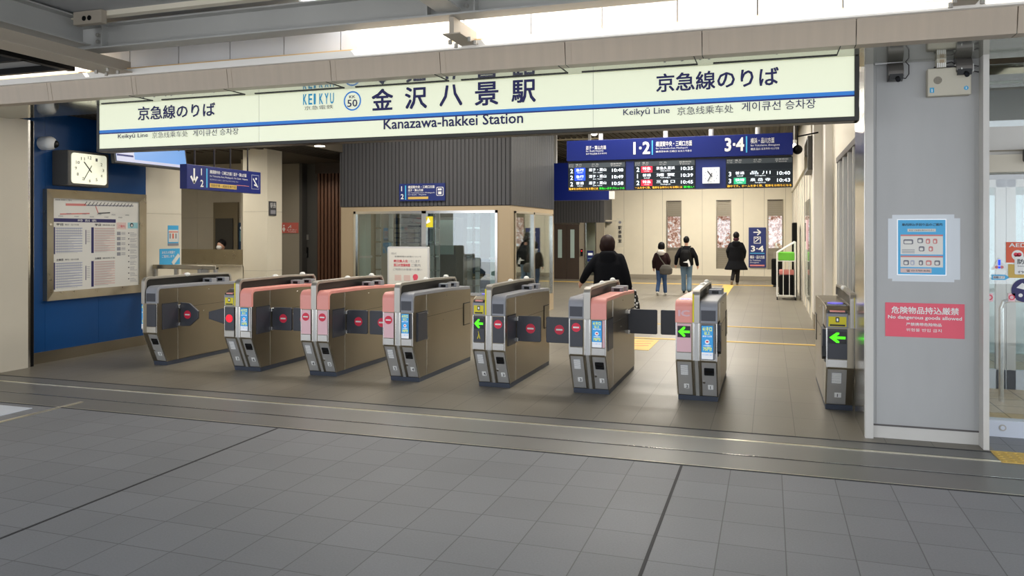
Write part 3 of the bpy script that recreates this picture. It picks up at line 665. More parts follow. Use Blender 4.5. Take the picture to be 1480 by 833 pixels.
F = FY(0, OY0 + .02, 0); p = P(618, 313, Y=OY0); b = B().rect(F, p.x - .10, p.z - .2, p.x + .10, p.z + .0, 'yellow', 0, .006).poly(F, [(p.x - .05, p.z - .15), (p.x + .01, p.z - .02), (p.x + .05, p.z - .1)], 'poster_white', .006, .01); tag(b.build('window_sticker'), 'yellow square sticker at the top of the right office window', 'sticker')
# small navy platform sign on the cladding
p0 = P(577, 266, Y=13.15); p1 = P(643, 290, Y=13.15); F = FY(p0.x, 13.15, p1.z); W = p1.x - p0.x; H = p0.z - p1.z
b = B().rect(F, 0, 0, W, H, 'panel_blue', -.03, 0); b.text(F, '1', .05 * W, .58 * H, None, .85 * H, 'white', .006, .02); b.text(F, '2', .04 * W, .12 * H, None, .4 * H, 'white', .006, .02); b.rect(F, .13 * W, .08 * H, .155 * W, .9 * H, 'poster_cyan', 0, .005)
b.text(F, '横須賀中央・三崎口方面', .2 * W, .72 * H, .78 * W, .88 * H, 'white', .006, .02); b.text(F, '逗子・葉山方面', .2 * W, .55 * H, .53 * W, .69 * H, 'white', .006, .02)
b.text(F, 'for Yokosuka-chuo, Misakiguchi', .2 * W, .42 * H, .78 * W, .5 * H, 'white', .006); b.text(F, 'for Zushi · Hayama', .2 * W, .31 * H, .6 * W, .39 * H, 'white', .006); b.rect(F, .2 * W, .1 * H, .64 * W, .24 * H, 'yellow_tactile', 0, .005)
b.rrect(F, .82 * W, .28 * H, .97 * W, .78 * H, .02, 'white', 0, .004); b.rrect(F, .83 * W, .31 * H, .96 * W, .75 * H, .02, 'panel_blue', .004, .007); b.rect(F, .86 * W, .36 * H, .93 * W, .52 * H, 'white', .007, .01); b.disc(F, .875 * W, .64 * H, .02, 'white', .007, .01); b.disc(F, .915 * W, .64 * H, .02, 'white', .007, .01)
tag(b.build('platform_sign'), 'small navy platform 1 and 2 sign fixed on the dark ribbed office cladding', 'sign')
# standing notice board before the office
p0 = P(560, 356.5, Y=12.4); p1 = P(620, 410, Y=12.4); F = FY(p0.x, 12.4, 0); W = p1.x - p0.x; z0, z1 = p1.z - .22, p0.z; H = z1 - z0
r = thing('notice_board', (p0.x + W / 2, 12.4, 0), 'white standing notice board with red lettering in front of the office window', 'notice board')
b = B(); b.rrect(F, 0, z0, W, z1, .03, 'pale_plate', -.04, 0); b.rect(F, .03, z0 + .03, W - .03, z1 - .03, 'paper', 0, .003); b.build('board', r)
b = B(); b.text(F, 'お知らせ', .07 * W + .02, z1 - .14, .22 * W, z1 - .10, 'grey_text', .006); b.text(F, '営業時間の変更について', .18 * W, z1 - .19, .82 * W, z1 - .16, 'dark_ink', .006); b.text(F, '終日無人化', .16 * W, z1 - .28, .5 * W, z1 - .23, 'red', .006, .02); b.text(F, 'いたします', .52 * W, z1 - .28, .78 * W, z1 - .23, 'ink_grey', .006)
b.text(F, '窓口の営業時間', .16 * W, z1 - .35, .55 * W, z1 - .30, 'red', .006, .02); b.text(F, 'ご案内', .58 * W, z1 - .35, .8 * W, z1 - .30, 'ink_grey', .006); b.text(F, 'ご利用のお客様へお願い', .14 * W, z1 - .42, .84 * W, z1 - .38, 'ink_grey', .006)
for k in (0, 1): b.rect(F, (.18 + .22 * k) * W, z1 - .6, (.34 + .22 * k) * W, z1 - .5, 'ink_pinkline', .003, .005)
b.disc(F, .68 * W, z1 - .53, .05, 'red_sign', .003, .005); b.poly(F, [(.63 * W, z1 - .56), (.73 * W, z1 - .56), (.69 * W, z1 - .68), (.67 * W, z1 - .68)], 'red_sign', .003, .006)
b.text(F, 'ご不便をおかけします', .18 * W, z1 - .75, .8 * W, z1 - .71, 'dark_ink', .006); b.build('lettering', r)
B().tube([(p0.x + .1, 12.42, .02), (p0.x + .1, 12.42, z0 + .1)], .015, 'steel').tube([(p0.x + W - .1, 12.42, .02), (p0.x + W - .1, 12.42, z0 + .1)], .015, 'steel').box(p0.x + .05, p0.x + W - .05, 12.25, 12.6, 0, .03, 'steel').build('stand', r)

# ------------------------------------------------------------------ right wall of the concourse
RX = 0.90
b = B().box(RX, RX + .08, 6.95, 8.9, 2.66, 4.22, 'wall_cream').box(RX, RX + .08, 8.9, 11.5, 2.66, 4.22, 'wall_cream').box(RX, RX + .08, 8.9, 11.5, 0, .12, 'wall_cream')
b.box(RX, RX + .08, 11.5, 12.6, 0, 4.22, 'wall_cream'); struct(b.build('wall_right'))
b = B()
b.box(RX - .03, RX + .09, 8.8, 11.55, 2.60, 2.67, 'door_brown')
for y in (8.8, 9.35, 9.95, 10.6, 11.2, 11.5): b.box(RX - .02, RX + .09, y, y + .07, .12, 2.6, 'pillar_trim')
for y in (8.9, 9.45, 10.05, 10.72): b.box(RX - .01, RX + .085, y + .02, y + .12, .12, 2.6, 'office_dark')
b.box(RX + .02, RX + .04, 8.8, 11.55, .12, 2.6, 'glass_clear')
struct(b.build('window_4'))
struct(B().box(RX - .02, RX + .1, 7.0, 8.8, 0, 3.02, 'wall_cream').build('wall_right_front'))
b = B()
RX2 = .80
b.box(RX2, RX2 + .3, 12.6, 13.0, .25, 4.22, 'eave_white').box(RX2, RX2 + .3, 12.6, 13.0, 0, .25, 'grey_wall').box(RX2 - .08, RX2 + .3, 14.2, 14.7, .25, 4.22, 'eave_white').box(RX2 - .08, RX2 + .3, 14.2, 14.7, 0, .25, 'grey_wall')
b.box(RX2 + .05, RX2 + .13, 13, 14.2, 0, 4.22, 'wall_beige').box(RX2 - .1, RX2 + .05, 14.7, 28.2, 3.0, 4.22, 'wall_beige')
y = 14.9
while y < 28: b.box(RX2 - .06, RX2 - .02, y, y + .05, 0, 3.0, 'pillar_trim'); y += 1.3
b.box(RX2 - .04, RX2 + .06, 14.7, 28.2, 0, 3.0, 'wall_cream'); struct(b.build('wall_right_far'))
# dark banner on the white wall
p0 = P(1192, 300, X=RX - .005); p1 = P(1201, 425, X=RX - .005); F = FXm(RX, 0, 0)
b = B().box(RX - .02, RX, min(p0.y, p1.y), max(p0.y, p1.y), p1.z, p0.z, 'panel_blue'); F = Fr((RX - .02, max(p0.y, p1.y), p1.z), (0, -1, 0), (0, 0, 1)); W = abs(p0.y - p1.y)
b.rect(F, .3 * W, .42, .6 * W, .46, 'white', 0, .004)
for i, ch in enumerate('改札口'): b.text(F, ch, .2 * W, .28 - i * .13, .85 * W, .39 - i * .13, 'white', .006, .02)
tag(b.build('wall_banner'), 'tall navy banner on the cream wall behind the rightmost ticket gate', 'banner')
# dark framed display high on the right wall
p0 = P(1168, 215, X=RX2 - .1); b = B().box(RX2 - .16, RX2 - .02, p0.y - 1.2, p0.y + .2, 2.75, 3.35, 'clock_case').box(RX2 - .165, RX2 - .16, p0.y - 1.1, p0.y + .1, 2.8, 3.3, 'smoke_glass_dark'); tag(b.build('wall_display'), 'dark framed display high on the right concourse wall', 'display')
# reflective glazing / posters along right
b = B().box(RX2 - .07, RX2 - .05, 16.0, 18.0, .3, 2.3, 'glass_clear').box(RX2 - .08, RX2 - .05, 16.6, 17.2, 1.3, 1.9, 'pink_light'); tag(b.build('vending_window'), 'glass fronted panel with a pink sheet on the right concourse wall', 'glass panel')
# cart with luggage
cp = P(1139, 434, Z=0); cx, cy = cp.x, cp.y
r = thing('roll_cart', (cx, cy, 0), 'white tubular roll cart with sloping top standing against the right wall', 'cart')
b = B(); x0, x1, y0, y1 = cx - .25, cx + .17, cy, cy + .75
for (x, y, zt) in ((x0, y0, 1.15), (x1, y0, 1.42), (x0, y1, 1.15), (x1, y1, 1.42)): b.tube([(x, y, .06), (x, y, zt)], .016, 'white')
for y in (y0, y1):
    b.tube([(x0, y, 1.15), (x1, y, 1.42)], .016, 'white'); b.tube([(x0, y, .1), (x1, y, .1)], .016, 'white'); b.tube([(x0, y, .95), (x1, y, .95)], .012, 'white')
    for k in (1, 2): b.tube([(x0 + (x1 - x0) * k / 3, y, .1), (x0 + (x1 - x0) * k / 3, y, .95)], .010, 'white')
for x in (x0, x1): b.tube([(x, y0, .1), (x, y1, .1)], .016, 'white'); b.tube([(x, y0, .95), (x, y1, .95)], .012, 'white')
b.build('frame', r)
for (x, y) in ((x0, y0), (x1, y0), (x0, y1), (x1, y1)): B().tube([(x - .015, y, .04), (x + .015, y, .04)], .04, 'rubber', 12).build('caster', r)
b = B().box(x0 + .04, x1 - .03, y0 + .05, y1 - .05, .12, .60, 'black'); tag(b.build('folded_bag', None, .03), 'black bag packed low inside the white roll cart', 'bag')
b = B().box(x0 + .05, x1 - .03, y0 + .08, y1 - .1, .61, .72, 'ink_red'); tag(b.build('cloth_bundle', None, .02), 'dull pink bundle in the white roll cart between black bag and green crate', 'bundle')
b = B().box(x0 + .03, x1 - .02, y0 + .06, y1 - .06, .96, 1.16, 'bin_green'); tag(b.build('green_crate', None, .02), 'bright green crate on the upper rail of the white roll cart', 'crate')
b = B().box(cx + .12, cx + .24, cy + 1.0, cy + 1.35, .0, 1.9, 'black'); tag(b.build('upright_case', None, .02), 'tall black case leaning against the right wall behind the roll cart', 'case')
p = P(1119, 415, Z=0)
r = thing('suitcase', (p.x, p.y, 0), 'black suitcase standing beyond the white roll cart', 'suitcase'); B().box(p.x - .08, p.x + .25, p.y, p.y + .3, .06, .85, 'black').build('shell', r, .04); B().tube([(p.x, p.y + .25, .85), (p.x, p.y + .25, 1.05), (p.x + .18, p.y + .25, 1.05), (p.x + .18, p.y + .25, .85)], .012, 'steel').build('handle', r); B().tube([(p.x - .03, p.y + .04, .03), (p.x + .2, p.y + .04, .03)], .03, 'rubber').build('wheel', r)

# ------------------------------------------------------------------ pillar
PX0, PX1, PY = .76, 1.56, 6.84
b = B().box(PX0 + .03, PX1 - .02, PY + .012, 7.5, .105, 3.02, 'pillar_gray').box(PX0 + .03, PX1 - .02, PY + .02, 7.5, 0, .105, 'pillar_trim').box(PX0 + .03, PX1 - .02, PY + .01, PY + .03, .098, .112, 'pillar_joint')
b.box(PX0 + .055, PX1 - .05, PY + .006, PY + .012, .12, 2.98, 'pillar_gray'); struct(b.build('pillar_gray'))
b = B().box(PX0 - .03, PX0 + .03, PY - .03, 7.5, 0, 3.02, 'pillar_trim').box(PX1 - .02, PX1 + .02, PY - .12, 7.5, 0, 3.02, 'pillar_trim').box(PX0 - .035, PX0 - .03, PY + .0, 7.55, 0, 3.02, 'steel_bright').box(PX0 - .03, PX0 + .12, 7.5, 7.55, 0, 3.02, 'steel'); struct(b.build('trim_pillar'))
Fp = FY(0, PY + .006, 0)
b = B().rect(Fp, .88, .82, 1.44, 1.09, 'red_sign', 0, .006); b.text(Fp, '危険物品持込厳禁', .925, 1.005, 1.40, 1.06, 'white', .008, .02); b.text(Fp, 'No dangerous goods allowed', .90, .955, 1.42, .99, 'white', .008, .02); b.text(Fp, '严禁携带危险物品', 1.03, .91, 1.28, .935, 'white', .008, .02); b.text(Fp, '위험물 반입 금지', 1.03, .865, 1.28, .89, 'white', .008, .01)
tag(b.build('warning_sign'), 'red warning sign with white lettering low on the grey pillar', 'sign')
b = B().rect(Fp, .93, 1.26, 1.37, 1.79, 'film', 0, .001); b.rect(Fp, .90, 1.28, 1.41, 1.76, 'film', 0, .0015)
b.rect(Fp, .965, 1.31, 1.315, 1.755, 'poster_white', .0015, .004); b.rect(Fp, .972, 1.317, 1.308, 1.748, 'poster_cyan', .004, .005)
b.text(Fp, '車内持込手回り品のご案内', 1.0, 1.700, 1.285, 1.722, 'dark_ink', .007, .01); b.rect(Fp, 1.04, 1.655, 1.24, 1.678, 'paper', .005, .007); b.text(Fp, '安全で快適な車内のために', 1.05, 1.66, 1.23, 1.673, 'dark_ink', .009)
b.rect(Fp, .99, 1.475, 1.29, 1.63, 'paper', .005, .007); b.rect(Fp, .99, 1.62, 1.29, 1.632, 'ink_red', .007, .008); b.rect(Fp, .99, 1.375, 1.29, 1.465, 'paper', .005, .007); b.rect(Fp, .99, 1.453, 1.29, 1.465, 'ink_red', .007, .008); b.rect(Fp, .99, 1.33, 1.21, 1.365, 'ink_pinkline', .005, .007)
for (x, z, w, m_) in ((1.01, 1.555, .07, 'grey_text'), (1.11, 1.565, .04, 'grey_text'), (1.17, 1.56, .03, 'ink_red'), (1.22, 1.56, .03, 'ink_red'), (1.12, 1.50, .04, 'grey_text'), (1.19, 1.50, .03, 'ink_red'), (1.01, 1.39, .04, 'grey_text'), (1.06, 1.39, .03, 'ink_blueline'), (1.12, 1.39, .03, 'grey_text'), (1.17, 1.39, .04, 'ink_red'), (1.23, 1.39, .04, 'grey_text')):
    b.rrect(Fp, x, z, x + w, z + .04, .01, m_, .007, .009); b.rrect(Fp, x + .006, z + .006, x + w - .01, z + .028, .006, 'paper', .009, .010)
for k in range(3): b.rect(Fp, 1.0, 1.485 + k * .012, 1.09, 1.49 + k * .012, 'ink_grey', .007, .008)
b.text(Fp, '☎ 03-5789-8686', 1.03, 1.338, 1.2, 1.356, 'dark_ink', .009)
tag(b.build('taped_poster'), 'light blue poster in clear film taped at eye level on the grey pillar', 'poster')
# equipment box
r = thing('speaker_box', (1.32, PY, 2.71), 'beige speaker box with blue stickers high on the grey pillar', 'speaker box')
b = B().rect(Fp, 1.17, 2.71, 1.47, 2.925, 'box_beige', 0, .08); b.build('case', r, .008)
b = B(); b.disc(Fp, 1.24, 2.83, .03, 'grey_wall', .08, .082); [b.disc(Fp, 1.24 + .008 * i, 2.83 + .008 * j, .0025, 'clock_case', .082, .0825, 6) for i in range(-3, 4) for j in range(-3, 4) if i * i + j * j < 11]; b.build('grille', r)
b = B(); b.rect(Fp, 1.185, 2.735, 1.215, 2.775, 'cyan_mark', .08, .082).rect(Fp, 1.197, 2.74, 1.203, 2.765, 'white', .082, .083); b.disc(Fp, 1.435, 2.76, .016, 'cyan_mark', .08, .082).rect(Fp, 1.432, 2.752, 1.438, 2.768, 'white', .082, .083); b.build('sticker', r)
for k, (x, lab) in enumerate(((.945, 'grey hooded camera on the pillar next to the big sign'), (1.42, 'grey hooded camera on the pillar above the beige speaker box'))):
    z = 3.0 if k == 0 else 3.01
    r = thing('hooded_camera', (x, PY, z - .14), lab, 'camera', 'hooded cameras on the pillar')
    F = FX(x - .055, 0, 0); pts = [(PY, z - .15), (PY, z)] + [(PY - .10 * math.sin(a), z - .10 + .10 * math.cos(a)) for a in [PI / 2 * i / 8 for i in range(9)]] + [(PY - .10, z - .115), (PY - .02, z - .15)]
    b = B(); b.prism([(y, zz) for y, zz in pts], x - .055, x + .055, 'device_grey'); b.build('hood', r)
    b = B().box(x - .048, x + .048, PY - .101, PY - .02, z - .15, z - .105, 'smoke_black'); b.build('window_panel', r); B().tube([(x + .01, PY - .13, z - .16), (x + .01, PY - .06, z - .12)], .018, 'screen_black').build('lens', r)
b = B().box(1.235, 1.30, PY - .07, PY + .006, 2.93, 3.005, 'box_beige'); b.rect(FY(1.235, PY - .07, 2.93), .02, .03, .05, .06, 'wall_tan', 0, .004)
for k in range(5): b.box(1.236 + k * .013, 1.243 + k * .013, PY - .075, PY - .07, 2.93, 2.965, 'white')
tag(b.build('sensor_unit'), 'small beige sensor unit perched on top of the speaker box', 'sensor')
b = B().tube([(1.02, PY - .03, 3.0), (1.045, PY - .03, 2.97), (1.045, PY - .03, 2.9), (1.02, PY - .04, 2.865), (.98, PY - .06, 2.87), (.955, PY - .09, 2.88)], .004, 'cable'); tag(b.build('loop_cable'), 'black cable looping beside the left hooded camera', 'cable')
b = B().tube([(1.3, PY - .03, 2.965), (1.34, PY - .05, 2.97), (1.38, PY - .03, 2.95)], .004, 'cable').tube([(1.22, PY - .03, 2.94), (1.35, PY - .06, 2.935), (1.45, PY - .04, 2.945), (1.53, PY - .03, 2.93), (1.47, PY - .03, 2.90), (1.53, PY - .03, 2.885)], .005, 'cable').tube([(1.4, PY - .10, 2.9), (1.4, PY - .08, 2.96), (1.35, PY - .05, 2.935)], .005, 'white').box(1.43, 1.475, PY - .06, PY, 2.93, 2.955, 'white').box(1.475, 1.495, PY - .04, PY, 2.89, 2.95, 'white')
tag(b.build('cable_bundle'), 'tangle of cables and white plugs on top of the speaker box', 'cables')
b = B().tube([(.80, PY - .02, 3.0), (1.0, PY - .02, 3.005)], .014, 'pale_plate'); tag(b.build('conduit_pipe'), 'short pale conduit pipe above the left hooded camera', 'pipe')

# ------------------------------------------------------------------ right entrance with glass doors
GY = 7.25
struct(B().box(1.58, 6, GY - .06, GY + .06, 0, .13, 'sill_white').build('trim_sill'))
b = B().box(1.58, 6, GY - .08, GY + .1, 2.13, 2.50, 'pillar_trim').box(1.58, 6, GY - .1, GY + .1, 2.30, 2.31, 'seam').box(1.58, 6, GY - .14, GY - .08, 2.13, 2.27, 'wall_beige'); struct(b.build('trim_door_header'))
struct(B().box(1.58, 6, GY, GY + .012, 2.5, 3.02, 'glass').box(1.58, 6, GY - .0, GY + .02, 2.86, 2.88, 'steel').build('window_5'))
struct(B().box(1.58, 6, GY, GY + .012, .13, 2.13, 'glass_clear').build('window_6'))
b = B().box(1.6, 6, 9.3, 9.4, 2.2, 3.3, 'ceiling_dark').box(1.55, 1.65, 7.5, 9.4, 0, 3.3, 'wall_tan').box(2.9, 3.0, 10.2, 10.5, 0, 3.3, 'wall_tan').box(1.6, 6, 12, 12.1, 0, 3.3, 'pale_green').box(1.6, 8, 7.3, 12, 3.3, 3.36, 'ceiling_dark')
struct(b.build('wall_vestibule'))
IX = P(1453, 0, Y=9.3).x
b = B().box(IX - .09, IX, 9.28, 9.34, .02, 2.2, 'steel').box(1.65, 6, 9.28, 9.34, 2.12, 2.2, 'steel').box(1.65, 6, 9.28, 9.34, .02, .22, 'sill_white').box(IX + .005, IX + .09, 9.28, 9.34, .02, 2.2, 'steel').box(1.65, IX - .09, 9.30, 9.31, .22, 2.12, 'glass').box(IX + .09, 6, 9.30, 9.31, .22, 2.12, 'glass')
struct(b.build('door_2'))
hx = P(1447, 0, Y=8.6).x; b = B().tube([(hx, 8.6, .02), (hx, 8.6, .92), (hx + .02, 8.6, .98), (hx + .08, 8.6, 1.0), (hx + .8, 8.6, 1.0)], .022, 'steel_bright', 12); tag(b.build('handrail'), 'bent steel handrail behind the glass of the right entrance', 'handrail')
F = FY(0, GY - .003, 0)
def sticker(u0, v0, u1, v1): a = P(u0, v0, Y=GY); c = P(u1, v1, Y=GY); return a.x, c.z, c.x, a.z
x0, z0, x1, z1 = sticker(1454, 350, 1480, 380); x1 = x0 + .16
b = B().rect(F, x0, z0, x1, z1, 'orange_print', 0, .002); b.text(F, 'AED', x0 + .02, z1 - .04, x1 - .02, z1 - .01, 'white', .004, .02); b.disc(F, (x0 + x1) / 2, z0 + .06, .042, 'white', .002, .003); b.disc(F, (x0 + x1) / 2 - .012, z0 + .066, .016, 'red', .003, .004); b.disc(F, (x0 + x1) / 2 + .012, z0 + .066, .016, 'red', .003, .004); b.poly(F, [((x0 + x1) / 2 - .027, z0 + .06), ((x0 + x1) / 2, z0 + .03), ((x0 + x1) / 2 + .027, z0 + .06)], 'red', .003, .004)
tag(b.build('aed_sticker'), 'orange AED sticker with a heart on the right glass door', 'sticker')
x0, z0, x1, z1 = sticker(1457, 382, 1480, 402); b = B().rect(F, x0, z0, x0 + .16, z1, 'yellow_tactile', 0, .002).disc(F, x0 + .08, (z0 + z1) / 2, .03, 'dark_ink', .002, .004); tag(b.build('yellow_sticker'), 'yellow sticker below the orange AED sticker on the glass', 'sticker')
x0, z0, x1, z1 = sticker(1433, 372, 1455, 390); b = B().poly(F, [(x0, z0), (x1, z0), ((x0 + x1) / 2, z1)], 'white', 0, .002).rect(F, (x0 + x1) / 2 - .008, z0 + .035, (x0 + x1) / 2 + .008, z1 - .02, 'led_blue', .002, .004).disc(F, (x0 + x1) / 2, z0 + .018, .009, 'led_blue', .002, .004).disc(F, x0 + .035, z0 + .02, .012, 'ink_red', .002, .004).disc(F, x1 - .035, z0 + .02, .012, 'ink_red', .002, .004); tag(b.build('triangle_sticker'), 'white triangle sticker with blue exclamation mark on the glass beside the pillar', 'sticker')
x0, z0, x1, z1 = sticker(1433, 397, 1459, 405); b = B().poly(F, [(x0, z0), (x1 - .03, z0), (x1, (z0 + z1) / 2), (x1 - .03, z1), (x0, z1)], 'poster_cyan', 0, .002).rect(F, x0 + .01, z0 + .01, x1 - .035, z1 - .01, 'white', .002, .004); b.text(F, '自動ドア', x0 + .015, z0 + .013, x1 - .04, z1 - .013, 'ink_navy', .006, .01); tag(b.build('arrow_sticker'), 'small blue arrow sticker below the white triangle on the glass', 'sticker')
x0, z0, x1, z1 = sticker(1466, 371, 1480, 397); b = B().rrect(F, x0, z0, x0 + .3, z1, .01, 'white', .0045, .0055); b.text(F, '防犯カメラ', x0 + .02, z1 - .06, x0 + .28, z1 - .02, 'dark_ink', .0075, .01); b.text(F, 'Security camera', x0 + .02, z1 - .085, x0 + .2, z1 - .07, 'dark_ink', .0075); b.text(F, '作動中', x0 + .02, z0 + .01, x0 + .2, z0 + .03, 'dark_ink', .0075); tag(b.build('camera_notice'), 'white camera notice at the right edge of the glass door', 'sticker')
p = P(1481, 420, Y=GY); b = B().disc(F, p.x, p.z, .095, 'ink_navy', 0, .002).poly(F, [(p.x - .06, p.z + .02), (p.x - .02, p.z + .06), (p.x + .03, p.z + .04), (p.x + .02, p.z)], 'white', .002, .004).disc(F, p.x - .03, p.z - .04, .015, 'white', .002, .004); tag(b.build('round_sticker'), 'round navy sticker cut by the right edge of the photo on the glass door', 'sticker')
for k, u in enumerate((1425, 1457)):
    x0, z0, x1, z1 = sticker(u, 424, u + 10, 436); b = B().rect(F, x0, z0, x1, z1, 'pink_light', 0, .002).ring(F, (x0 + x1) / 2, (z0 + z1) / 2, .015, .022, 'red', .004); tag(b.build('no_smoking_sticker'), ['small pale notice on the glass right against the grey pillar', 'small pink prohibition notice on the glass below the arrow sticker'][k], 'sticker')
p = P(1449, 616, Y=GY - .06); F2 = FY(0, GY - .06, 0); b = B().disc(F2, p.x, .075, .026, 'steel', 0, .006).disc(F2, p.x, .075, .016, 'sill_white', .006, .009); tag(b.build('floor_lock'), 'round steel lock plate on the pale door sill', 'lock')
# black bracket at header
p = P(1478, 225, Y=GY - .14); b = B().rrect(FY(p.x, GY - .14, p.z - .06), 0, 0, .3, .12, .03, 'smoke_black', 0, .08); tag(b.build('door_sensor'), 'black door sensor at the right end of the door header', 'sensor')

# ------------------------------------------------------------------ the big station sign
SX0, SX1, SYF, SZ0, SZ1 = -6.74, .615, 6.45, 2.535, 2.997
r = thing('station_sign', ((SX0 + SX1) / 2, SYF, SZ0 - .03), 'long backlit station name sign in cream with navy Japanese lettering above the gates', 'sign')
b = B().box(SX0 - .02, SX1 + .03, SYF - .01, SYF + .14, SZ0 - .035, SZ0, 'sign_frame').box(SX0 - .03, SX0, SYF - .01, SYF + .14, SZ0 - .035, SZ1, 'sign_frame').box(SX1, SX1 + .035, SYF - .012, SYF + .14, SZ0 - .035, SZ1, 'sign_frame').box(SX0, SX1, SYF + .1, SYF + .14, SZ0, SZ1, 'sign_frame'); b.build('sign_frame', r, .004)
B().box(SX0, SX1, SYF, SYF + .1, SZ0, SZ1, 'sign_lit').build('light_panel', r)
b = B(); Fs = FY(0, SYF, 0)
def sp(u, v): q = P(u, v, Y=SYF); return q.x, q.z
zb = SZ0 + .165
b.rect(Fs, SX0, zb, SX1, zb + .03, 'stripe_blue', 0, .002).rect(Fs, SX0, zb - .013, SX1, zb, 'stripe_navy', 0, .002)
for u in (374, 857): b.rect(Fs, sp(u, 100)[0], SZ0, sp(u, 100)[0] + .004, SZ1, 'pale_plate', 0, .001)
b.build('stripe', r)
b = B()
def stext(t, ul, vl, ur, vr, hl, hr, m, bold=0.0, own=True):     # left/right px ends with their baseline v and heights
    x0 = sp(ul, vl)[0]; x1 = sp(ur, vr)[0]; z0 = (sp(ul, vl)[1] + sp(ur, vr)[1]) / 2; h_ = ((sp(ul, vl - hl)[1] - sp(ul, vl)[1]) + (sp(ur, vr - hr)[1] - sp(ur, vr)[1])) / 2
    q = B() if own else b
    q.text(Fs, t, x0, z0, x1, z0 + h_, m, .004, bold)
    if own: q.build('lettering', r)
stext('京急線のりば', 200, 174, 311, 168, 20, 19, 'navy_text', .02)
stext('京急線のりば', 949, 133, 1125, 124, 26, 27, 'navy_text', .02)
stext('Keikyū Line', 171, 202, 214, 200, 8, 8, 'navy_text', .005)
stext('京急线乘车处', 220, 200, 272, 198, 9, 9, 'grey_text'); stext('게이큐선 승차장', 279, 198, 345, 194, 9, 10, 'navy_text')
stext('Keikyū Line', 901, 170, 968, 166, 12, 12, 'navy_text', .005)
stext('京急线乘车处', 979, 167, 1060, 163, 12, 12, 'grey_text', .006); stext('게이큐선 승차장', 1072, 162, 1179, 156, 13, 14, 'navy_text', .004)
stext('Kanazawa-hakkei Station', 555, 187, 756, 178, 15, 15, 'navy_text', .016)
for ch, ul, ur, vb, hh in (('金', 538, 568, 159, 30), ('沢', 586, 617, 157, 31), ('八', 636, 668, 153, 30), ('景', 687, 720, 152, 33), ('駅', 740, 774, 148, 32)):
    stext(ch, ul, vb, ur, vb, hh, hh, 'navy_text', .022)
for i, ch in enumerate('KEIKYU'):
    ul = 438.5 + i * 7.8; stext(ch, ul, 151.5 - i * .35, ul + (5.2 if ch != 'I' else 2.2), 151.5 - i * .35, 15, 15, 'cyan_text', .02, False)
stext('京急電鉄', 440, 160, 482, 157, 6, 6, 'grey_text', 0.0, False)
b.build('company_logo', r)
b = B(); cxs, czs = sp(509.5, 146); b.ring(Fs, cxs, czs, .078, .092, 'stripe_blue', .003); b.text(Fs, 'KK', cxs - .032, czs + .025, cxs + .032, czs + .052, 'navy_text', .004, .01); b.text(Fs, '50', cxs - .052, czs - .055, cxs + .052, czs + .012, 'navy_text', .004, .012); b.build('station_number_mark', r)
# sign supports up to the soffit are hidden behind it

# ------------------------------------------------------------------ departure board
LY = 12.0
def lp(u, v): q = P(u, v, Y=LY); return q.x, q.z
X0 = lp(819, 0)[0]; X1 = lp(1146, 0)[0]; zt = 3.10; zm = 2.78; zb_ = 2.31
r = thing('departure_board', ((X0 + X1) / 2, LY, zb_), 'wide blue hanging departure board with three black timetable screens and a clock', 'departure board')
F = FY(X0, LY, 0); W = X1 - X0
B().box(X0, X1, LY, LY + .25, zm, zt, 'sign_blue').build('header_panel', r, .004)
fx = lambda u: lp(u, 230)[0] - X0
b = B()
zz = lambda v, u=980: lp(u, v)[1]
def hd(t, u0, u1, za, zb2, m='white', bold=.01): B().text(F, t, fx(u0), za, fx(u1), zb2, m, .006, bold).build('header_lettering', r)
hd('逗子・葉山方面', 847, 876, 2.95, 3.01); hd('for Zushi·Hayama', 847, 872, 2.91, 2.94, bold=0); hd('逗子·叶山方向 즈시·하야마', 847, 877, 2.87, 2.90, bold=0)
hd('1·2', 916, 939, 2.86, 3.04, bold=.03); b.rect(F, fx(942), 2.84, fx(943.6), 3.06, 'poster_cyan', 0, .005); hd('横須賀中央・三崎口方面', 948, 1000, 2.96, 3.04); hd('for Yokosuka-chuo, Misakiguchi', 948, 994, 2.915, 2.945, bold=0); hd('横须贺中央·三崎口 요코스카츄오', 948, 1000, 2.87, 2.90, bold=0)
hd('3·4', 1048, 1075, 2.86, 3.05, bold=.03); b.rect(F, fx(1078), 2.83, fx(1080), 3.07, 'poster_cyan', 0, .005); hd('横浜・品川方面', 1085, 1119, 2.96, 3.04); hd('for Yokohama, Shinagawa', 1085, 1127, 2.91, 2.945, bold=0); hd('横滨·品川 요코하마·시나가와', 1085, 1126, 2.86, 2.895, bold=0)
b.build('header_divider', r)
B().box(X0 + .02, X1 - .02, LY + .06, LY + .2, 2.755, 2.785, 'clock_case').build('mount_rail', r)
screens = [(820.5, 904, [('2', '急行', 'led_blue', '逗子・葉山', '10:40'), ('2', '急行', 'led_blue', '逗子・葉山', '10:49'), ('2', '普通', None, '逗子・葉山', '10:58')]),
           (916, 1005, [('2', '特急', 'led_red', '京急久里浜', '10:35'), ('1', '普通', None, '浦 賀', '10:39'), ('2', '特急', 'led_red', '三 崎 口', '10:45')]),
           (1049, 1146, [None, ('3', '普通', None, '品 川', '10:40'), ('3', '快特', 'led_teal', '泉 岳 寺', '10:43')])]
tick = [('電車をお待ちになる際には', '黄色い点字ブロックの', .54), ('ームを歩く際、電車をお待ちになる際には', '黄色い', .8), ('通中です。ホームを歩く際、電車をお待ちになる', None, 1.0)]
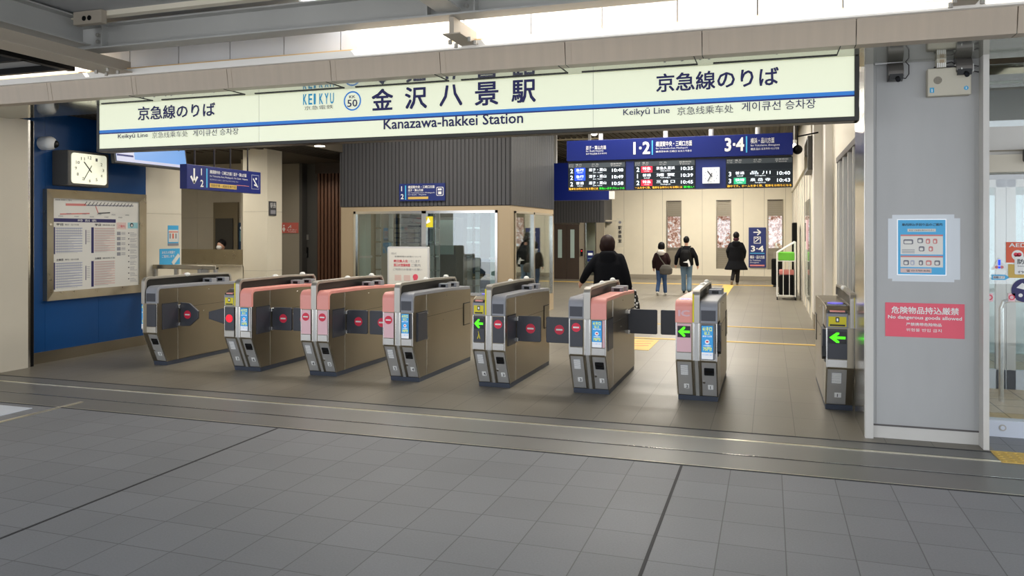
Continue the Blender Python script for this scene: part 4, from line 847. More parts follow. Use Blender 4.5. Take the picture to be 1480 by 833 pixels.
for k, (u0, u1, rows) in enumerate(screens):
    a, c = fx(u0), fx(u1); w = c - a
    bb = B().box(X0 + a, X0 + c, LY + .02, LY + .2, zb_, 2.755, 'screen_black'); s_ = bb.build('screen', r, .004)
    b = B(); G = FY(X0 + a, LY + .02, zb_); Ht = .445
    b.rect(G, .01, .055, w - .01, Ht - .01, 'led_bg', 0, .003); b.rect(G, .01, Ht - .085, w - .01, Ht - .012, 'led_header', .003, .005)
    for (t, q0, q1) in (('のりば', .02, .1), ('種 別', .14, .24), ('行 先', .42, .54), ('発車時刻', .74, .93)): b.text(G, t, q0 * w, Ht - .048, q1 * w, Ht - .022, 'pale_plate', .008); b.text(G, 'Time' if q0 > .7 else 'No. Type', q0 * w, Ht - .075, q1 * w * .98, Ht - .055, 'pale_plate', .008)
    for j, row in enumerate(rows):
        z0 = Ht - .085 - (j + 1) * .103; b.rect(G, .01, z0, w - .01, z0 + .003, 'led_header', .003, .005)
        if row is None: continue
        n_, ty, cm, dst, tm = row
        b.text(G, n_, (.045 if n_ != '1' else .055) * w, z0 + .02, None, z0 + .085, 'led_white', .008, .02)
        if cm: b.rect(G, .12 * w, z0 + .006, .305 * w, z0 + .1, cm, .003, .006)
        b.text(G, ty, .145 * w, z0 + .045, .28 * w, z0 + .088, 'led_white', .009, .01); b.text(G, {'急行': 'Express', '普通': 'Local', '特急': 'Ltd.Exp.', '快特': 'Ltd.Exp.'}[ty], .17 * w, z0 + .015, .26 * w, z0 + .035, 'led_white', .009)
        b.text(G, dst, .37 * w, z0 + .043, .67 * w, z0 + .09, 'led_white', .008, .01); b.text(G, {'逗': 'Zushi · Hayama', '京': 'Keikyu Kurihama', '浦': 'Uraga', '三': 'Misakiguchi', '品': 'Shinagawa', '泉': 'Sengakuji'}[dst[0]], .44 * w, z0 + .012, .60 * w, z0 + .033, 'led_white', .008)
        b.text(G, tm, .77 * w, z0 + .028, .96 * w, z0 + .078, 'led_white', .008, .014)
    t1, t2, fr = tick[k]
    b.text(G, t1, .02 * w, .012, (fr - .01) * w if t2 else .98 * w, .045, 'led_orange', .008, .01)
    if t2: b.text(G, t2, (fr + .01) * w, .012, .98 * w, .045, 'led_green', .008, .01)
    b.build('display_text', s_)
for u0, u1 in ((904, 916), (1005, 1049)):
    B().box(X0 + fx(u0), X0 + fx(u1), LY + .03, LY + .2, zb_, 2.755, 'panel_blue').build('blue_panel', r)
cf = FY(X0 + fx(1027.5), LY + .03, 2.505)
b = B().rect(cf, -.125, -.12, .125, .12, 'clock_white', 0, .02)
ck = b.build('clock', r)
b = B()
for i in range(12): a = 2 * PI * i / 12; b.disc(cf, .095 * math.sin(a), .095 * math.cos(a), .006, 'grey_text', .02, .024, 8)
b.line(cf, .015, -.02, -.05, .065, .016, 'dark_ink', .02, .026); b.line(cf, .015, .035, -.045, -.085, .013, 'dark_ink', .026, .030); b.build('clock_hand', ck)
for u in (866, 960.5, 1027, 1095):
    x = lp(u, 190)[0]; B().tube([(x, LY + .12, zt - .01), (x, LY + .12, 4.25)], .035, 'pole_grey', 12).build('hanger_pole', r, smooth=False)
b = B().ball((lp(1153, 0)[0], LY + .1, 2.86), .07, .09, .07, 'black').tube([(lp(1153, 0)[0], LY + .1, 2.9), (lp(1153, 0)[0], LY + .1, 3.05), (lp(1146, 0)[0] + .35, LY + .1, 3.1)], .012, 'black'); b.tube([(lp(1153, 0)[0], LY + .1, 3.05), (lp(1153, 0)[0], LY + .1, 4.22)], .008, 'black'); tag(b.build('ceiling_speaker'), 'black round loudspeaker hanging right of the departure board', 'speaker')
# ceiling lamps
for k, (u, v, lab) in enumerate(((859, 193, 'bright round ceiling spotlight above the left end of the departure board'), (1178, 167, 'bright ceiling spotlight above the right concourse wall'), (1148, 212, 'small bright spotlight just right of the departure board'), (826, 188, 'small flush ceiling lamp near the dark office cladding'))):
    q = P(u, v, Y=15.5 if k != 2 else 13)
    r_ = thing('spotlight', (q.x, q.y, q.z), lab, 'lamp', 'ceiling spotlights'); B().tube([(q.x, q.y, q.z), (q.x, q.y + .02, q.z + .1)], .07 if k != 2 else .04, 'lamp_white', 14).build('housing', r_); B().ball((q.x, q.y - .01, q.z), .065 if k != 2 else .035, .05, .05, 'lamp_glow').build('bulb', r_); B().tube([(q.x, q.y + .02, q.z + .1), (q.x, q.y + .02, 4.22)], .012, 'pole_grey').build('stem', r_)
q = P(462, 211, Z=3.165); b = B().disc(Fr((q.x, q.y, 3.165), (1, 0, 0), (0, -1, 0)), 0, 0, .09, 'lamp_glow', 0, .01); tag(b.build('downlight'), 'round recessed downlight in the dark low ceiling left of the office', 'lamp')

# ------------------------------------------------------------------ things on the blue wall
r = thing('timetable_board', (-8.7, 8.3, .78), 'steel framed train timetable board with printed sheets on the blue wall', 'timetable board')
y0, y1, z0, z1 = 7.47, 9.12, .78, 2.20; Fw = FX(-8.70, 0, 0); fwid = .11
b = B(); oy = [(y0, z0), (y1, z0), (y1, z1), (y0, z1)]; iy = [(y0 + fwid, z0 + fwid), (y1 - fwid, z0 + fwid), (y1 - fwid, z1 - fwid), (y0 + fwid, z1 - fwid)]
for i in range(4):
    j = (i + 1) % 4; b.add([Fw.p(*oy[i], .05), Fw.p(*oy[j], .05), Fw.p(*iy[j], .035), Fw.p(*iy[i], .035), Fw.p(*oy[i], -.02), Fw.p(*oy[j], -.02), Fw.p(*iy[j], -.02), Fw.p(*iy[i], -.02)], [(0, 1, 2, 3), (0, 4, 5, 1), (3, 2, 6, 7)], 'steel_frame')
b.build('frame', r)
b = B(); [b.disc(Fw, y0 + .05, z, .014, 'steel_bright', .045, .056) for z in (1.05, 1.75)]; b.build('frame_lock', r)
py0, py1, pz0, pz1 = y0 + fwid, y1 - fwid, z0 + fwid, z1 - fwid; PW, PH = py1 - py0, pz1 - pz0; G = FX(-8.70, py0, pz0)
b = B().rect(G, 0, 0, PW, PH, 'paper', 0, .01); D1 = .01
def pr(a, c, e, f, m, k=0): b.rect(G, a * PW, (1 - f) * PH, e * PW, (1 - c) * PH, m, D1 + k * .001, D1 + .001 + k * .001)
b.line(G, .14 * PW, .93 * PH, .93 * PW, .95 * PH, .018, 'ink_grey', D1, D1 + .002); b.line(G, .14 * PW, .935 * PH, .36 * PW, .94 * PH, .03, 'ink_red', D1, D1 + .003)
b.text(G, '京急線 停車駅のご案内', .03 * PW, .975 * PH, .2 * PW, .99 * PH, 'dark_ink', D1 + .003)
for i in range(14): q = .34 + i * .042; b.line(G, q * PW, .935 * PH, (q + .03) * PW, .975 * PH, .006, 'dark_ink', D1, D1 + .004)
b.line(G, .47 * PW, .93 * PH, .50 * PW, .85 * PH, .012, 'ink_red', D1, D1 + .003); b.line(G, .50 * PW, .85 * PH, .64 * PW, .86 * PH, .014, 'dark_ink', D1, D1 + .003); b.line(G, .08 * PW, .83 * PH, .4 * PW, .845 * PH, .016, 'ink_red', D1, D1 + .003)
for i in range(10): b.text(G, '停車駅', (.06 + i * .085) * PW, (.80 + .03 * (i % 2)) * PH, (.11 + i * .085) * PW, (.815 + .03 * (i % 2)) * PH, 'grey_text', D1 + .004)
pr(0, .215, .71, .255, 'ink_navy'); b.text(G, '時 刻 表', .27 * PW, .752 * PH, .48 * PW, .778 * PH, 'white', D1 + .003)
for (a, e, mm) in ((0, .32, 'ink_blueline'), (.42, .70, 'ink_pinkline')):
    for (t0, t1) in ((.28, .60), (.66, .98)):
        pr(a, t0 + .03, a + .028, t1, 'ink_navy', 1); b.text(G, '平日' if t0 < .5 else '土休日', (a + .04) * PW, (1 - t0 - .015) * PH, (a + .11) * PW, (1 - t0 + .01) * PH, 'dark_ink', D1 + .003, .03); b.text(G, '横浜・品川方面' if a < .2 else '横須賀方面', (a + .13) * PW, (1 - t0 - .012) * PH, (a + .28) * PW, (1 - t0 + .006) * PH, 'dark_ink', D1 + .003)
        n = 20
        for i in range(n):
            z = t0 + .035 + (t1 - t0 - .04) * i / n; rw = random.uniform(.5, 1) if i > 5 else 1
            if i % 2 == 0: pr(a + .035, z, e, z + (t1 - t0 - .04) / n, mm, 0)
            for c_ in range(int(13 * rw)):
                q = a + .045 + c_ * (e - a - .05) / 13; pr(q, z + .005, q + .008, z + .010, 'grey_text', 2)
for (a, c, e) in ((.345, .34, .5), (.345, .74, .9)): pr(a + .01, c, a + .018, e, 'ink_navy'); [pr(a + .025, c + .01 + i * .02, a + .06, c + .014 + i * .02, 'ink_grey') for i in range(7)]
pr(.72, .25, .84, .33, 'ink_pinkline'); b.text(G, 'ご案内', .74 * PW, .69 * PH, .82 * PW, .72 * PH, 'red', D1 + .003)
for i in range(5): pr(.725, .36 + i * .06, .77, .40 + i * .06, 'ink_grey'); [pr(.78, .365 + i * .06 + k * .012, .83, .37 + i * .06 + k * .012, 'ink_grey') for k in range(3)]
pr(.86, .25, .99, .32, 'ink_teal'); b.disc(G, .91 * PW, .72 * PH, .03, 'dark_ink', D1, D1 + .003); b.disc(G, .91 * PW, .715 * PH, .018, 'paper', D1 + .003, D1 + .004)
for i in range(9): pr(.865, .37 + i * .068, .88, .382 + i * .068, 'dark_ink'); [pr(.89, .37 + i * .068 + k * .013, .89 + random.uniform(.05, .1), .374 + i * .068 + k * .013, 'ink_grey') for k in range(4)]
b.build('timetable_sheet', r)
# wall clock box
r = thing('wall_clock', (-8.6, 7.9, 2.27), 'square lit wall clock in a deep grey case above the timetable board', 'clock')
B().box(-8.72, -8.45, 7.60, 8.24, 2.25, 2.70, 'clock_case').build('case', r, .01)
cf = FX(-8.45, 7.92, 2.475); b = B(); b.rrect(cf, -.275, -.195, .275, .195, .04, 'clock_lit', 0, .012); dial = b.build('dial', r)
b = B()
for i in range(12):
    a = 2 * PI * i / 12; n = str(i if i else 12); cu, cv = .215 * math.sin(a), .15 * math.cos(a); b.text(cf, n, cu - .014 * len(n), cv - .02, cu + .014 * len(n), cv + .02, 'grey_text', .014, .01)
b.build('numeral', dial)
b = B().line(cf, .03, -.04, -.09, .09, .013, 'dark_ink', .012, .016).line(cf, .03, .05, -.10, -.15, .009, 'dark_ink', .016, .019); b.build('clock_hand', dial)
r = thing('dome_camera', (-8.72, 7.56, 2.6), 'round white dome camera on the blue wall above the clock', 'camera'); q = P(72, 207, X=-8.6)
B().tube([(-8.72, q.y, q.z), (-8.60, q.y, q.z)], [.085, .085], 'white', 24).build('mount', r); B().ball((-8.60, q.y, q.z), .08, .085, .085, 'white', 20, 12).build('shell', r, smooth=True); B().ball((-8.55, q.y + .03, q.z - .01), .042, .05, .05, 'smoke_black', 16, 10).build('lens', r, smooth=True)
# ceiling monitor
r = thing('ceiling_monitor', (-8.2, 8.8, 2.58), 'wide flat monitor showing a blue notice hung in front of the blue wall', 'monitor')
U = Vector((0, 1, 0)); V = Vector((-.14, 0, 1)).normalized(); G = Fr((-8.2, 8.10, 2.57), U, V)
B().rect(G, 0, 0, 1.36, .80, 'monitor_frame', -.06, 0).build('case', r, .006)
b = B().rect(G, .03, .03, 1.33, .77, 'monitor_blue', 0, .004).rect(G, .03, .03, 1.33, .07, 'monitor_pale', .004, .006).rect(G, .03, .07, .34, .77, 'monitor_pale', .004, .006).rect(G, .04, .10, .32, .125, 'stripe_navy', .006, .008); b.text(G, 'Station info', .08, .2, .2, .24, 'ink_navy', .008); b.text(G, '運行しています。', .45, .27, 1.22, .40, 'dark_ink', .006, .01); b.text(G, '平常どおり', .45, .5, 1.2, .66, 'dark_ink', .006, .01); b.build('screen', r)
B().tube([(-8.33, 8.5, 3.2), (-8.33, 8.5, 3.0)], .02, 'steel').tube([(-8.33, 9.1, 3.2), (-8.33, 9.1, 3.0)], .02, 'steel').build('hanger', r)
# hanging direction sign
r = thing('direction_sign', (-7.55, 9.43, 2.25), 'hanging blue sign with a down arrow to platforms 1 and 2', 'sign')
y0, y1, z0, z1 = 8.63, 10.24, 2.245, 2.58; G = FX(-7.5, y0, z0); W, H = y1 - y0, z1 - z0
B().box(-7.62, -7.5, y0, y1, z0, z1, 'sign_blue').build('sign_panel', r, .004)
b = B().line(G, .085 * W, .85 * H, .085 * W, .25 * H, .03, 'white', 0, .003).line(G, .045 * W, .52 * H, .088 * W, .24 * H, .03, 'white', 0, .003).line(G, .125 * W, .52 * H, .082 * W, .24 * H, .03, 'white', 0, .003)
b.text(G, '1', .168 * W, .60 * H, None, .87 * H, 'white', .004, .02); b.text(G, '2', .16 * W, .12 * H, None, .40 * H, 'white', .004, .02); b.rect(G, .235 * W, .1 * H, .25 * W, .9 * H, 'poster_cyan', 0, .003)
b.text(G, '横須賀中央・三崎口方面｜逗子・葉山方面', .28 * W, .70 * H, .78 * W, .86 * H, 'white', .004, .02); b.text(G, 'for Yokosuka-chuo, Misakiguchi / for Zushi · Hayama', .28 * W, .55 * H, .8 * W, .64 * H, 'white', .004); b.text(G, '横须贺中央·三崎口｜逗子·叶山 요코스카츄오 즈시', .28 * W, .42 * H, .66 * W, .49 * H, 'ink_blueline', .004); b.rect(G, .28 * W, .12 * H, .64 * W, .30 * H, 'yellow_tactile', 0, .003); b.text(G, '羽田空港・成田空港方面', .29 * W, .15 * H, .63 * W, .27 * H, 'dark_ink', .005); b.rect(G, .64 * W, .30 * H, .82 * W, .32 * H, 'ink_red', 0, .003)
b.rect(G, .86 * W, .2 * H, .97 * W, .85 * H, 'ink_blueline', 0, .002); b.rect(G, .865 * W, .22 * H, .965 * W, .83 * H, 'sign_blue', .002, .004); b.line(G, .88 * W, .68 * H, .95 * W, .3 * H, .02, 'white', .004, .006); b.disc(G, .925 * W, .68 * H, .018, 'white', .004, .006); b.line(G, .895 * W, .4 * H, .94 * W, .35 * H, .02, 'white', .004, .006)
b.build('lettering', r)
for y in (8.85, 9.25, 9.6, 10.0): B().tube([(-7.56, y, z1), (-7.56, y, 4.22)], .012, 'cable').build('hanger_rod', r)

# ------------------------------------------------------------------ ticket gates
YF, YB, YBK = 7.62, 7.80, 9.34      # upper front, foot of the front, back
def no_entry(F, cu, cv, rr, parent):
    b = B(); b.disc(F, cu, cv, rr, 'red', 0, .004).rect(F, cu - rr * .68, cv - rr * .17, cu + rr * .68, cv + rr * .17, 'white', .004, .006); return b.build('no_entry_mark', parent)
def led_arrow(F, u0, v0, u1, v1, parent):
    b = B().rect(F, u0, v0, u1, v1, 'screen_black', 0, .003); w, h = u1 - u0, v1 - v0; cv = (v0 + v1) / 2
    b.poly(F, [(u0 + .05 * w, cv), (u0 + .45 * w, cv + .42 * h), (u0 + .60 * w, cv + .42 * h), (u0 + .60 * w, cv + .30 * h), (u0 + .42 * w, cv + .1 * h), (u0 + .95 * w, cv + .1 * h), (u0 + .95 * w, cv - .1 * h), (u0 + .42 * w, cv - .1 * h), (u0 + .60 * w, cv - .30 * h), (u0 + .60 * w, cv - .42 * h), (u0 + .45 * w, cv - .42 * h)], 'green_led', .003, .006)
    return b.build('green_arrow', parent)
def ad_poster(F, u0, v0, u1, v1, parent):
    w, h = u1 - u0, v1 - v0
    b = B().rect(F, u0 - .004, v0 - .004, u1 + .004, v1 + .004, 'screen_black', 0, .008).rect(F, u0, v0, u1, v1, 'poster_blue', .008, .010).rect(F, u0, v0, u1, v0 + .2 * h, 'poster_white', .010, .011)
    b.text(F, '41キロ', u0 + .1 * w, v0 + .84 * h, u1 - .1 * w, v0 + .97 * h, 'poster_yellow', .012, .03); b.text(F, '以上', u0 + .25 * w, v0 + .73 * h, u1 - .25 * w, v0 + .83 * h, 'poster_yellow', .012, .03); b.text(F, '乗車でお得', u0 + .1 * w, v0 + .66 * h, u1 - .1 * w, v0 + .71 * h, 'poster_white', .012, .02)
    b.disc(F, (u0 + u1) / 2, v0 + .52 * h, .2 * w, 'poster_white', .010, .012).rect(F, u0 + .4 * w, v0 + .5 * h, u0 + .6 * w, v0 + .55 * h, 'red', .012, .013)
    b.text(F, '上限運賃は', u0 + .15 * w, v0 + .38 * h, u1 - .15 * w, v0 + .43 * h, 'poster_white', .012, .02); b.text(F, '75円!', u0 + .15 * w, v0 + .25 * h, u1 - .12 * w, v0 + .36 * h, 'poster_yellow', .012, .04); b.text(F, '子ども運賃のご案内', u0 + .08 * w, v0 + .11 * h, u1 - .08 * w, v0 + .15 * h, 'stripe_blue', .013)
    return b.build('advert_display', parent)
def top_path(y_in=0.0):
    return [(YF, .78), (YF, .915)] + [(YF + .075 * (1 - math.cos(a)), .915 + .075 * math.sin(a)) for a in [PI / 2 * i / 6 for i in range(1, 7)]] + [(8.6, .982), (YBK - .03, .955)]
def offset_shell(t, g=.004):
    out = top_path(); ins = []
    n = len(out)
    for i, (y, z) in enumerate(out):
        a = out[max(i - 1, 0)]; c = out[min(i + 1, n - 1)]; d = Vector((c[0] - a[0], c[1] - a[1])).normalized(); nrm = Vector((d.y, -d.x))
        ins.append((y + nrm.x * t, z + nrm.y * t))
    o2 = []
    for i, (y, z) in enumerate(out):
        a = out[max(i - 1, 0)]; c = out[min(i + 1, n - 1)]; d = Vector((c[0] - a[0], c[1] - a[1])).normalized(); o2.append((y - d.y * g, z + d.x * g))
    return o2 + ins[::-1]
def flap(root, side, x, kind, sgn, y=8.02, z0=.47, z1=.745, L=.27, mark=True):
    # x: face of the body, sgn: +1 reaches to the right
    F = FY(x, y, 0)
    if kind == 'trap': pts = [(0, z0 - .01), (sgn * .14, z0 + .0), (sgn * L, z0 + .10), (sgn * L, z0 + .19), (sgn * .14, z1 + .01), (0, z1 + .02)]
    else: pts = [(0, z0), (sgn * (L - .01), z0), (sgn * L, z0 + .01), (sgn * L, z1 - .01), (sgn * (L - .01), z1), (0, z1)]
    if sgn < 0: pts = pts[::-1]
    b = B().poly(F, pts, 'gate_dark', -.03, 0); fl = b.build('flap_door', root, .004)
    if mark: no_entry(F, sgn * L * (.58 if kind != 'trap' else .42), (z0 + z1) / 2 + .005, .052, fl)
    b = B()
    for zz_ in (z0 + .02, z1 - .03): b.box(min(x, x + sgn * .03), max(x, x + sgn * .03), y - .05, y + .0, zz_ - .02, zz_ + .025, 'steel_bright')
    b.build('hinge', root, .004)
def gate(x0, x1, name_label, L=None, R=None, flaps=(), yellow=False, side='R', num=('', ''), closed_panel=False, group='ticket gates'):
    root = thing('ticket_gate', ((x0 + x1) / 2, (YF + YBK) / 2, 0), name_label, 'ticket gate', group)
    xc = (x0 + x1) / 2
    if L is None: xc = x0 + .035
    if R is None: xc = x1 - .035
    prof = [(YB, .05), (YF + .012, .42), (YF + .012, .90), (YF + .03, .945), (YF + .09, .975), (8.6, .975), (YBK - .04, .95), (YBK, .91), (YBK, .05)]
    B().prism(prof, x0, x1, 'steel_brown').build('body', root, .006)
    b = B().prism([(YB + .01, 0), (YB - .005, .05), (YBK, .05), (YBK, 0)], x0 + .006, x1 - .006, 'gate_base'); b.build('plinth', root)
    # front trims: double bright verticals at the centre, edge strips
    b = B()
    def strip(xa, xb, m, g=.006):
        b.add([(xa, YF - g + .012, .78), (xb, YF - g + .012, .78), (xb, YF - g + .012, .42), (xa, YF - g + .012, .42), (xb, YB - g, .05), (xa, YB - g, .05), (xa, YF + .02, .78), (xb, YF + .02, .78), (xb, YF + .02, .42), (xa, YF + .02, .42), (xb, YB + .01, .05), (xa, YB + .01, .05)],
              [(0, 1, 2, 3)[::-1], (3, 2, 4, 5)[::-1], (0, 3, 9, 6), (1, 7, 8, 2), (3, 5, 11, 9), (2, 8, 10, 4), (0, 6, 7, 1)], m)
    if L and R:
        for dx in (-.032, .016): strip(xc + dx, xc + dx + .016, 'steel_bright')
        strip(xc - .016, xc + .016, 'steel_front', .003)
    strip(x0, x0 + .012, 'steel_bright'); strip(x1 - .012, x1, 'steel_bright'); b.build('front_trim', root)
    b = B()
    ys = [7.98 if side == 'R' else 7.98]
    for xx in ((x1,) if side == 'R' else (x0,)):
        s = 1 if side == 'R' else -1
        b.box(min(xx, xx + s * .003), max(xx, xx + s * .003), 7.975, 7.983, .05, .95, 'steel_bright'); b.box(min(xx, xx + s * .002), max(xx, xx + s * .002), 8.0, YBK - .01, .70, .703, 'dark_joint')
        for (yy, zz_) in ((8.55, .9), (8.45, .62)): b.ball((xx, yy, zz_), .005, .007, .007, 'steel_bright', 8, 5)
        b.box(min(xx, xx + s * .006), max(xx, xx + s * .006), 9.08, 9.3, .48, .76, 'dark_joint'); b.box(min(xx, xx + s * .009), max(xx, xx + s * .009), 9.09, 9.29, .49, .75, 'steel_brown')
        b.box(min(xx, xx + s * .006), max(xx, xx + s * .006), YF + .09, 7.97, .455, .775, 'gate_dark'); b.box(min(xx, xx + s * .007), max(xx, xx + s * .007), YF + .09, 7.97, .765, .775, 'dark_joint')
    b.build('side_detail', root)
    # halves
    halves = []
    if L: halves.append((x0, (xc - .034) if R else x1 - .055, L, 'L'))
    if R: halves.append(((xc + .034) if L else x0 + .055, x1, R, 'R'))
    for (a, c, spec, hs) in halves:
        top, panel = spec; w = c - a; Ff = FY(a, YF - .004, 0)
        if top in ('gray', 'pink', 'ic'):
            m = 'gate_gray' if top == 'gray' else 'pink'
            o = B().prism(offset_shell(.035), a - (.003 if hs == 'L' else 0), c + (.003 if hs == 'R' else 0), m).build('top_cover', root, .006)
            if top == 'gray': B().rect(Ff, .012, .805, w - .014, .905, 'gate_dark', -.002, .003).build('dark_window', root)
            if top == 'ic': B().text(Ff, 'IC', .03, .845, w - .03, .90, 'pink_light', .003, .05).build('ic_mark', root)
        else:
            B().box(a + .002, c - .002, YF - .004, 8.0, .78, .915, 'gate_gray').build('slot_housing', root, .008)
            B().rect(Ff, .02, .795, w - .02, .885, 'yellow', .0, .003).rect(Ff, w / 2 - .015, .835, w / 2 + .015, .88, 'dark_ink', .003, .0045).rect(Ff, .03, .80, w - .03, .815, 'dark_ink', .003, .0045).rect(Ff, w / 2 - .007, .845, w / 2 + .007, .87, 'poster_white', .0045, .0055).build('yellow_sticker', root)
            b = B().box(a + .012, c - .012, YF + .0, YF + .1, .915, .935, 'screen_black').box(a + .012, c - .012, YF + .1, YF + .14, .9, .985, 'gate_gray').box(a + .03, c - .03, YF - .001, YF + .08, .925, .94, 'pink'); b.build('ticket_slot', root, .003)
        if top in ('slot', 'ic'):
            zr = .99 if top == 'ic' else .985; y_r = YF + (.09 if top == 'ic' else .14)
            b = B().box(a + .008, c - .006, y_r, y_r + .2, zr - .03, zr, 'screen_black'); rd = b.build('card_reader', root, .004)
            B().disc(Fr(((a + c) / 2, y_r + .1, zr), (1, 0, 0), (0, 1, 0)), 0, 0, w * .36, 'purple_reader', 0, .006, 28, 1.2).build('reader_ring', rd)
        # panel zone .50-.775
        pm = {'pink_no': 'pink_light', 'pink_arrow': 'pink_light', 'pale_ad': 'pale_plate', 'pink_ad': 'pink_light'}.get(panel, 'gate_dark')
        B().rect(Ff, .012, .50, w - .012, .772, pm, -.008, 0).build('front_panel', root, .002)
        if 'no' in panel: no_entry(Ff, w / 2, .695, .045, root)
        if 'arrow' in panel: led_arrow(Ff, .02, .64, w - .02, .75, root)
        if panel == 'dark_arrow_text':
            B().text(Ff, '入', w / 2 - .015, .535, w / 2 + .015, .615, 'yellow', .002, .04).build('yellow_lettering', root)
        if panel == 'dark_cross':
            b = B().ring(Ff, w / 2, .64, .03, .045, 'red_led', .003).rect(Ff, w / 2 - .035, .632, w / 2 + .035, .648, 'red_led', 0, .003).disc(Ff, w / 2, .64, .034, 'red_led', 0, .002); b.build('red_cross_light', root)
        if panel in ('ad', 'pale_ad', 'pink_ad'): ad_poster(Ff, .018, .505, w - .04, .768, root)
        if panel == 'ad_box':
            B().box(a + .01, c - .02, YF - .05, YF, .44, .775, 'gate_gray').build('display_box', root, .006); ad_poster(FY(a + .01, YF - .05, 0), .01, .45, w - .045, .765, root)
        B().rect(Ff, .012, .425, w - .012, .495, 'steel_bright' if panel != 'dark_cross' else 'steel', -.008, .001).build('steel_band', root, .002)
        # lower sloping face
        Vv = Vector((0, YF + .012 - YB, .42 - .05)).normalized(); G = Fr((a, YB, .05), (1, 0, 0), Vv); HL = Vector((0, YF + .012 - YB, .37)).length
        B().rect(G, .014, .01, w - .014, HL - .02, 'steel_front', 0, .003).build('lower_door', root)
        if hs == 'L' :
            b = B().rect(G, .25 * w, .235, .72 * w, .355, 'gate_gray', .003, .005)
            for i in range(9): b.rect(G, .27 * w, .242 + i * .0125, .70 * w, .249 + i * .0125, 'white', .005, .009)
            b.build('louvre_vent', root)
        else:
            b = B().rrect(G, .22 * w, .245, .80 * w, .33, .008, 'screen_black', .003, .006).rect(G, .28 * w, .28, .74 * w, .30, 'smoke_black', .006, .012); b.build('pull_handle', root)
            B().disc(G, .2 * w, .165, .012, 'steel_bright', .003, .012).build('lock', root)
        n = num[0] if hs == 'L' else num[1]
        b = B().rect(G, .42 * w, .085, .72 * w, .135, 'white', .003, .006)
        if n: b.text(G, n, .54 * w, .094, None, .126, 'dark_ink', .008, .02)
        b.build('number_plate', root)
    # centre rail
    rx0, rx1 = xc - .034, xc + .034
    if L is None: rx0, rx1 = x0 - .005, x0 + .045
    if R is None: rx0, rx1 = x1 - .045, x1 + .005
    RT, RE = 1.105, 9.22
    outp = [(YF - .014, .78), (YF - .014, 1.03)] + [(YF - .014 + .07 * (1 - math.cos(a)), 1.03 + .07 * math.sin(a)) for a in [PI / 2 * i / 6 for i in range(1, 7)]] + [(8.6, 1.102), (RE - .05, 1.085), (RE, 1.045), (RE + .02, .97)]
    inn = [(YF + .02, .78), (YF + .02, 1.02)] + [(YF + .02 + .05 * (1 - math.cos(a)), 1.02 + .05 * math.sin(a)) for a in [PI / 2 * i / 6 for i in range(1, 7)]] + [(8.6, 1.076), (RE - .06, 1.062), (RE - .03, 1.03), (RE - .02, .97)]
    n = len(outp); b = B(); vs = [(x, y, z) for x in (rx0, rx1) for y, z in outp] + [(x, y, z) for x in (rx0, rx1) for y, z in inn]
    fs = []
    for i in range(n - 1):
        fs += [(i, i + 1, n + i + 1, n + i), (2 * n + i, 3 * n + i, 3 * n + i + 1, 2 * n + i + 1), (i, 2 * n + i, 2 * n + i + 1, i + 1), (n + i, n + i + 1, 3 * n + i + 1, 3 * n + i)]
    fs += [(0, n, 3 * n, 2 * n), (n - 1, 3 * n - 1, 4 * n - 1, 2 * n - 1)]
    b.add(vs, fs, 'steel'); rail = b.build('top_rail', root, .003)
    b = B(); b.prism([(y, z) for y, z in inn] + [(RE - .02, .94), (YF + .08, .94)], (rx0 + rx1) / 2 - .008, (rx0 + rx1) / 2 + .008, 'smoke_black'); b.build('smoked_screen', rail)
    for q_ in ((xc, 8.35), (xc, 8.95)) if L and R else ((xc, 8.35),):
        B().ball((q_[0], q_[1], 1.098), .03, .05, .026, 'white', 14, 8).build('sensor_dome', rail, smooth=True)
    if yellow:
        xa = rx0 - .0 if side == 'R' else rx1 - .016
        B().box(xa, xa + .016, YF - .017, YF - .012, .79, 1.06, 'yellow').build('yellow_stripe', rail)
    # passenger displays on the top
    b0 = max(rx1, x0) + .005
    if R:
        for yy in (8.62, 8.88):
            d = B().box(b0 + .005, x1 - .012, yy, yy + .1, .97, 1.035, 'gate_gray').build('passenger_display', root, .006)
            Fd = FY(b0 + .005, yy, .97); ww = x1 - .012 - b0 - .005; B().rect(Fd, .25 * ww, .02, .75 * ww, .05, 'screen_black', 0, .003).build('display_window', d)
    if closed_panel:
        s = 1; B().box(x1, x1 + .02, YF + .1, 7.96, .46, .765, 'gate_dark').build('folded_flap', root, .004); B().box(x1, x1 + .025, 7.95, 7.975, .45, .49, 'steel_bright').box(x1, x1 + .025, 7.95, 7.975, .74, .78, 'steel_bright').build('hinge', root)
    for f in flaps: flap(root, None, *f)
    return root
gate(-7.29, -7.075, 'narrow single grey ticket gate beside the blue wall with a pointed flap', None, ('gray', 'plain'), [(-7.075, 'trap', 1)], num=('', '7'))
g1 = B().box(-7.40, -7.295, YF + .1, YF + .16, .44, .77, 'gate_gray'); rr = [o for o in COL.objects if o.name.startswith('ticket_gate')][0]; g1.build('display_box', rr, .006); ad_poster(FY(-7.40, YF + .1, 0), .012, .455, .09, .755, rr)
gate(-6.09, -5.71, 'ticket gate with a red cross light and pink top, second from the blue wall', ('slot', 'dark_cross'), ('pink', 'pale_ad'), [(-6.09, 'trap', -1, 8.02, .47, .745, .55, False), (-5.71, 'box', 1)], True, num=('7', '6'))
gate(-5.05, -4.69, 'ticket gate with both tops pink and two no entry marks on its front', ('pink', 'pink_no'), ('pink', 'pink_no'), [(-5.05, 'box', -1, 8.02, .47, .745, .37), (-4.69, 'box', 1)], num=('6', '5'))
gate(-4.01, -3.65, 'ticket gate with pink left top and grey right top before the standing notice board', ('pink', 'pink_no'), ('gray', 'ad'), [(-4.01, 'box', -1, 8.02, .47, .745, .38)], num=('5', '4'), closed_panel=True)
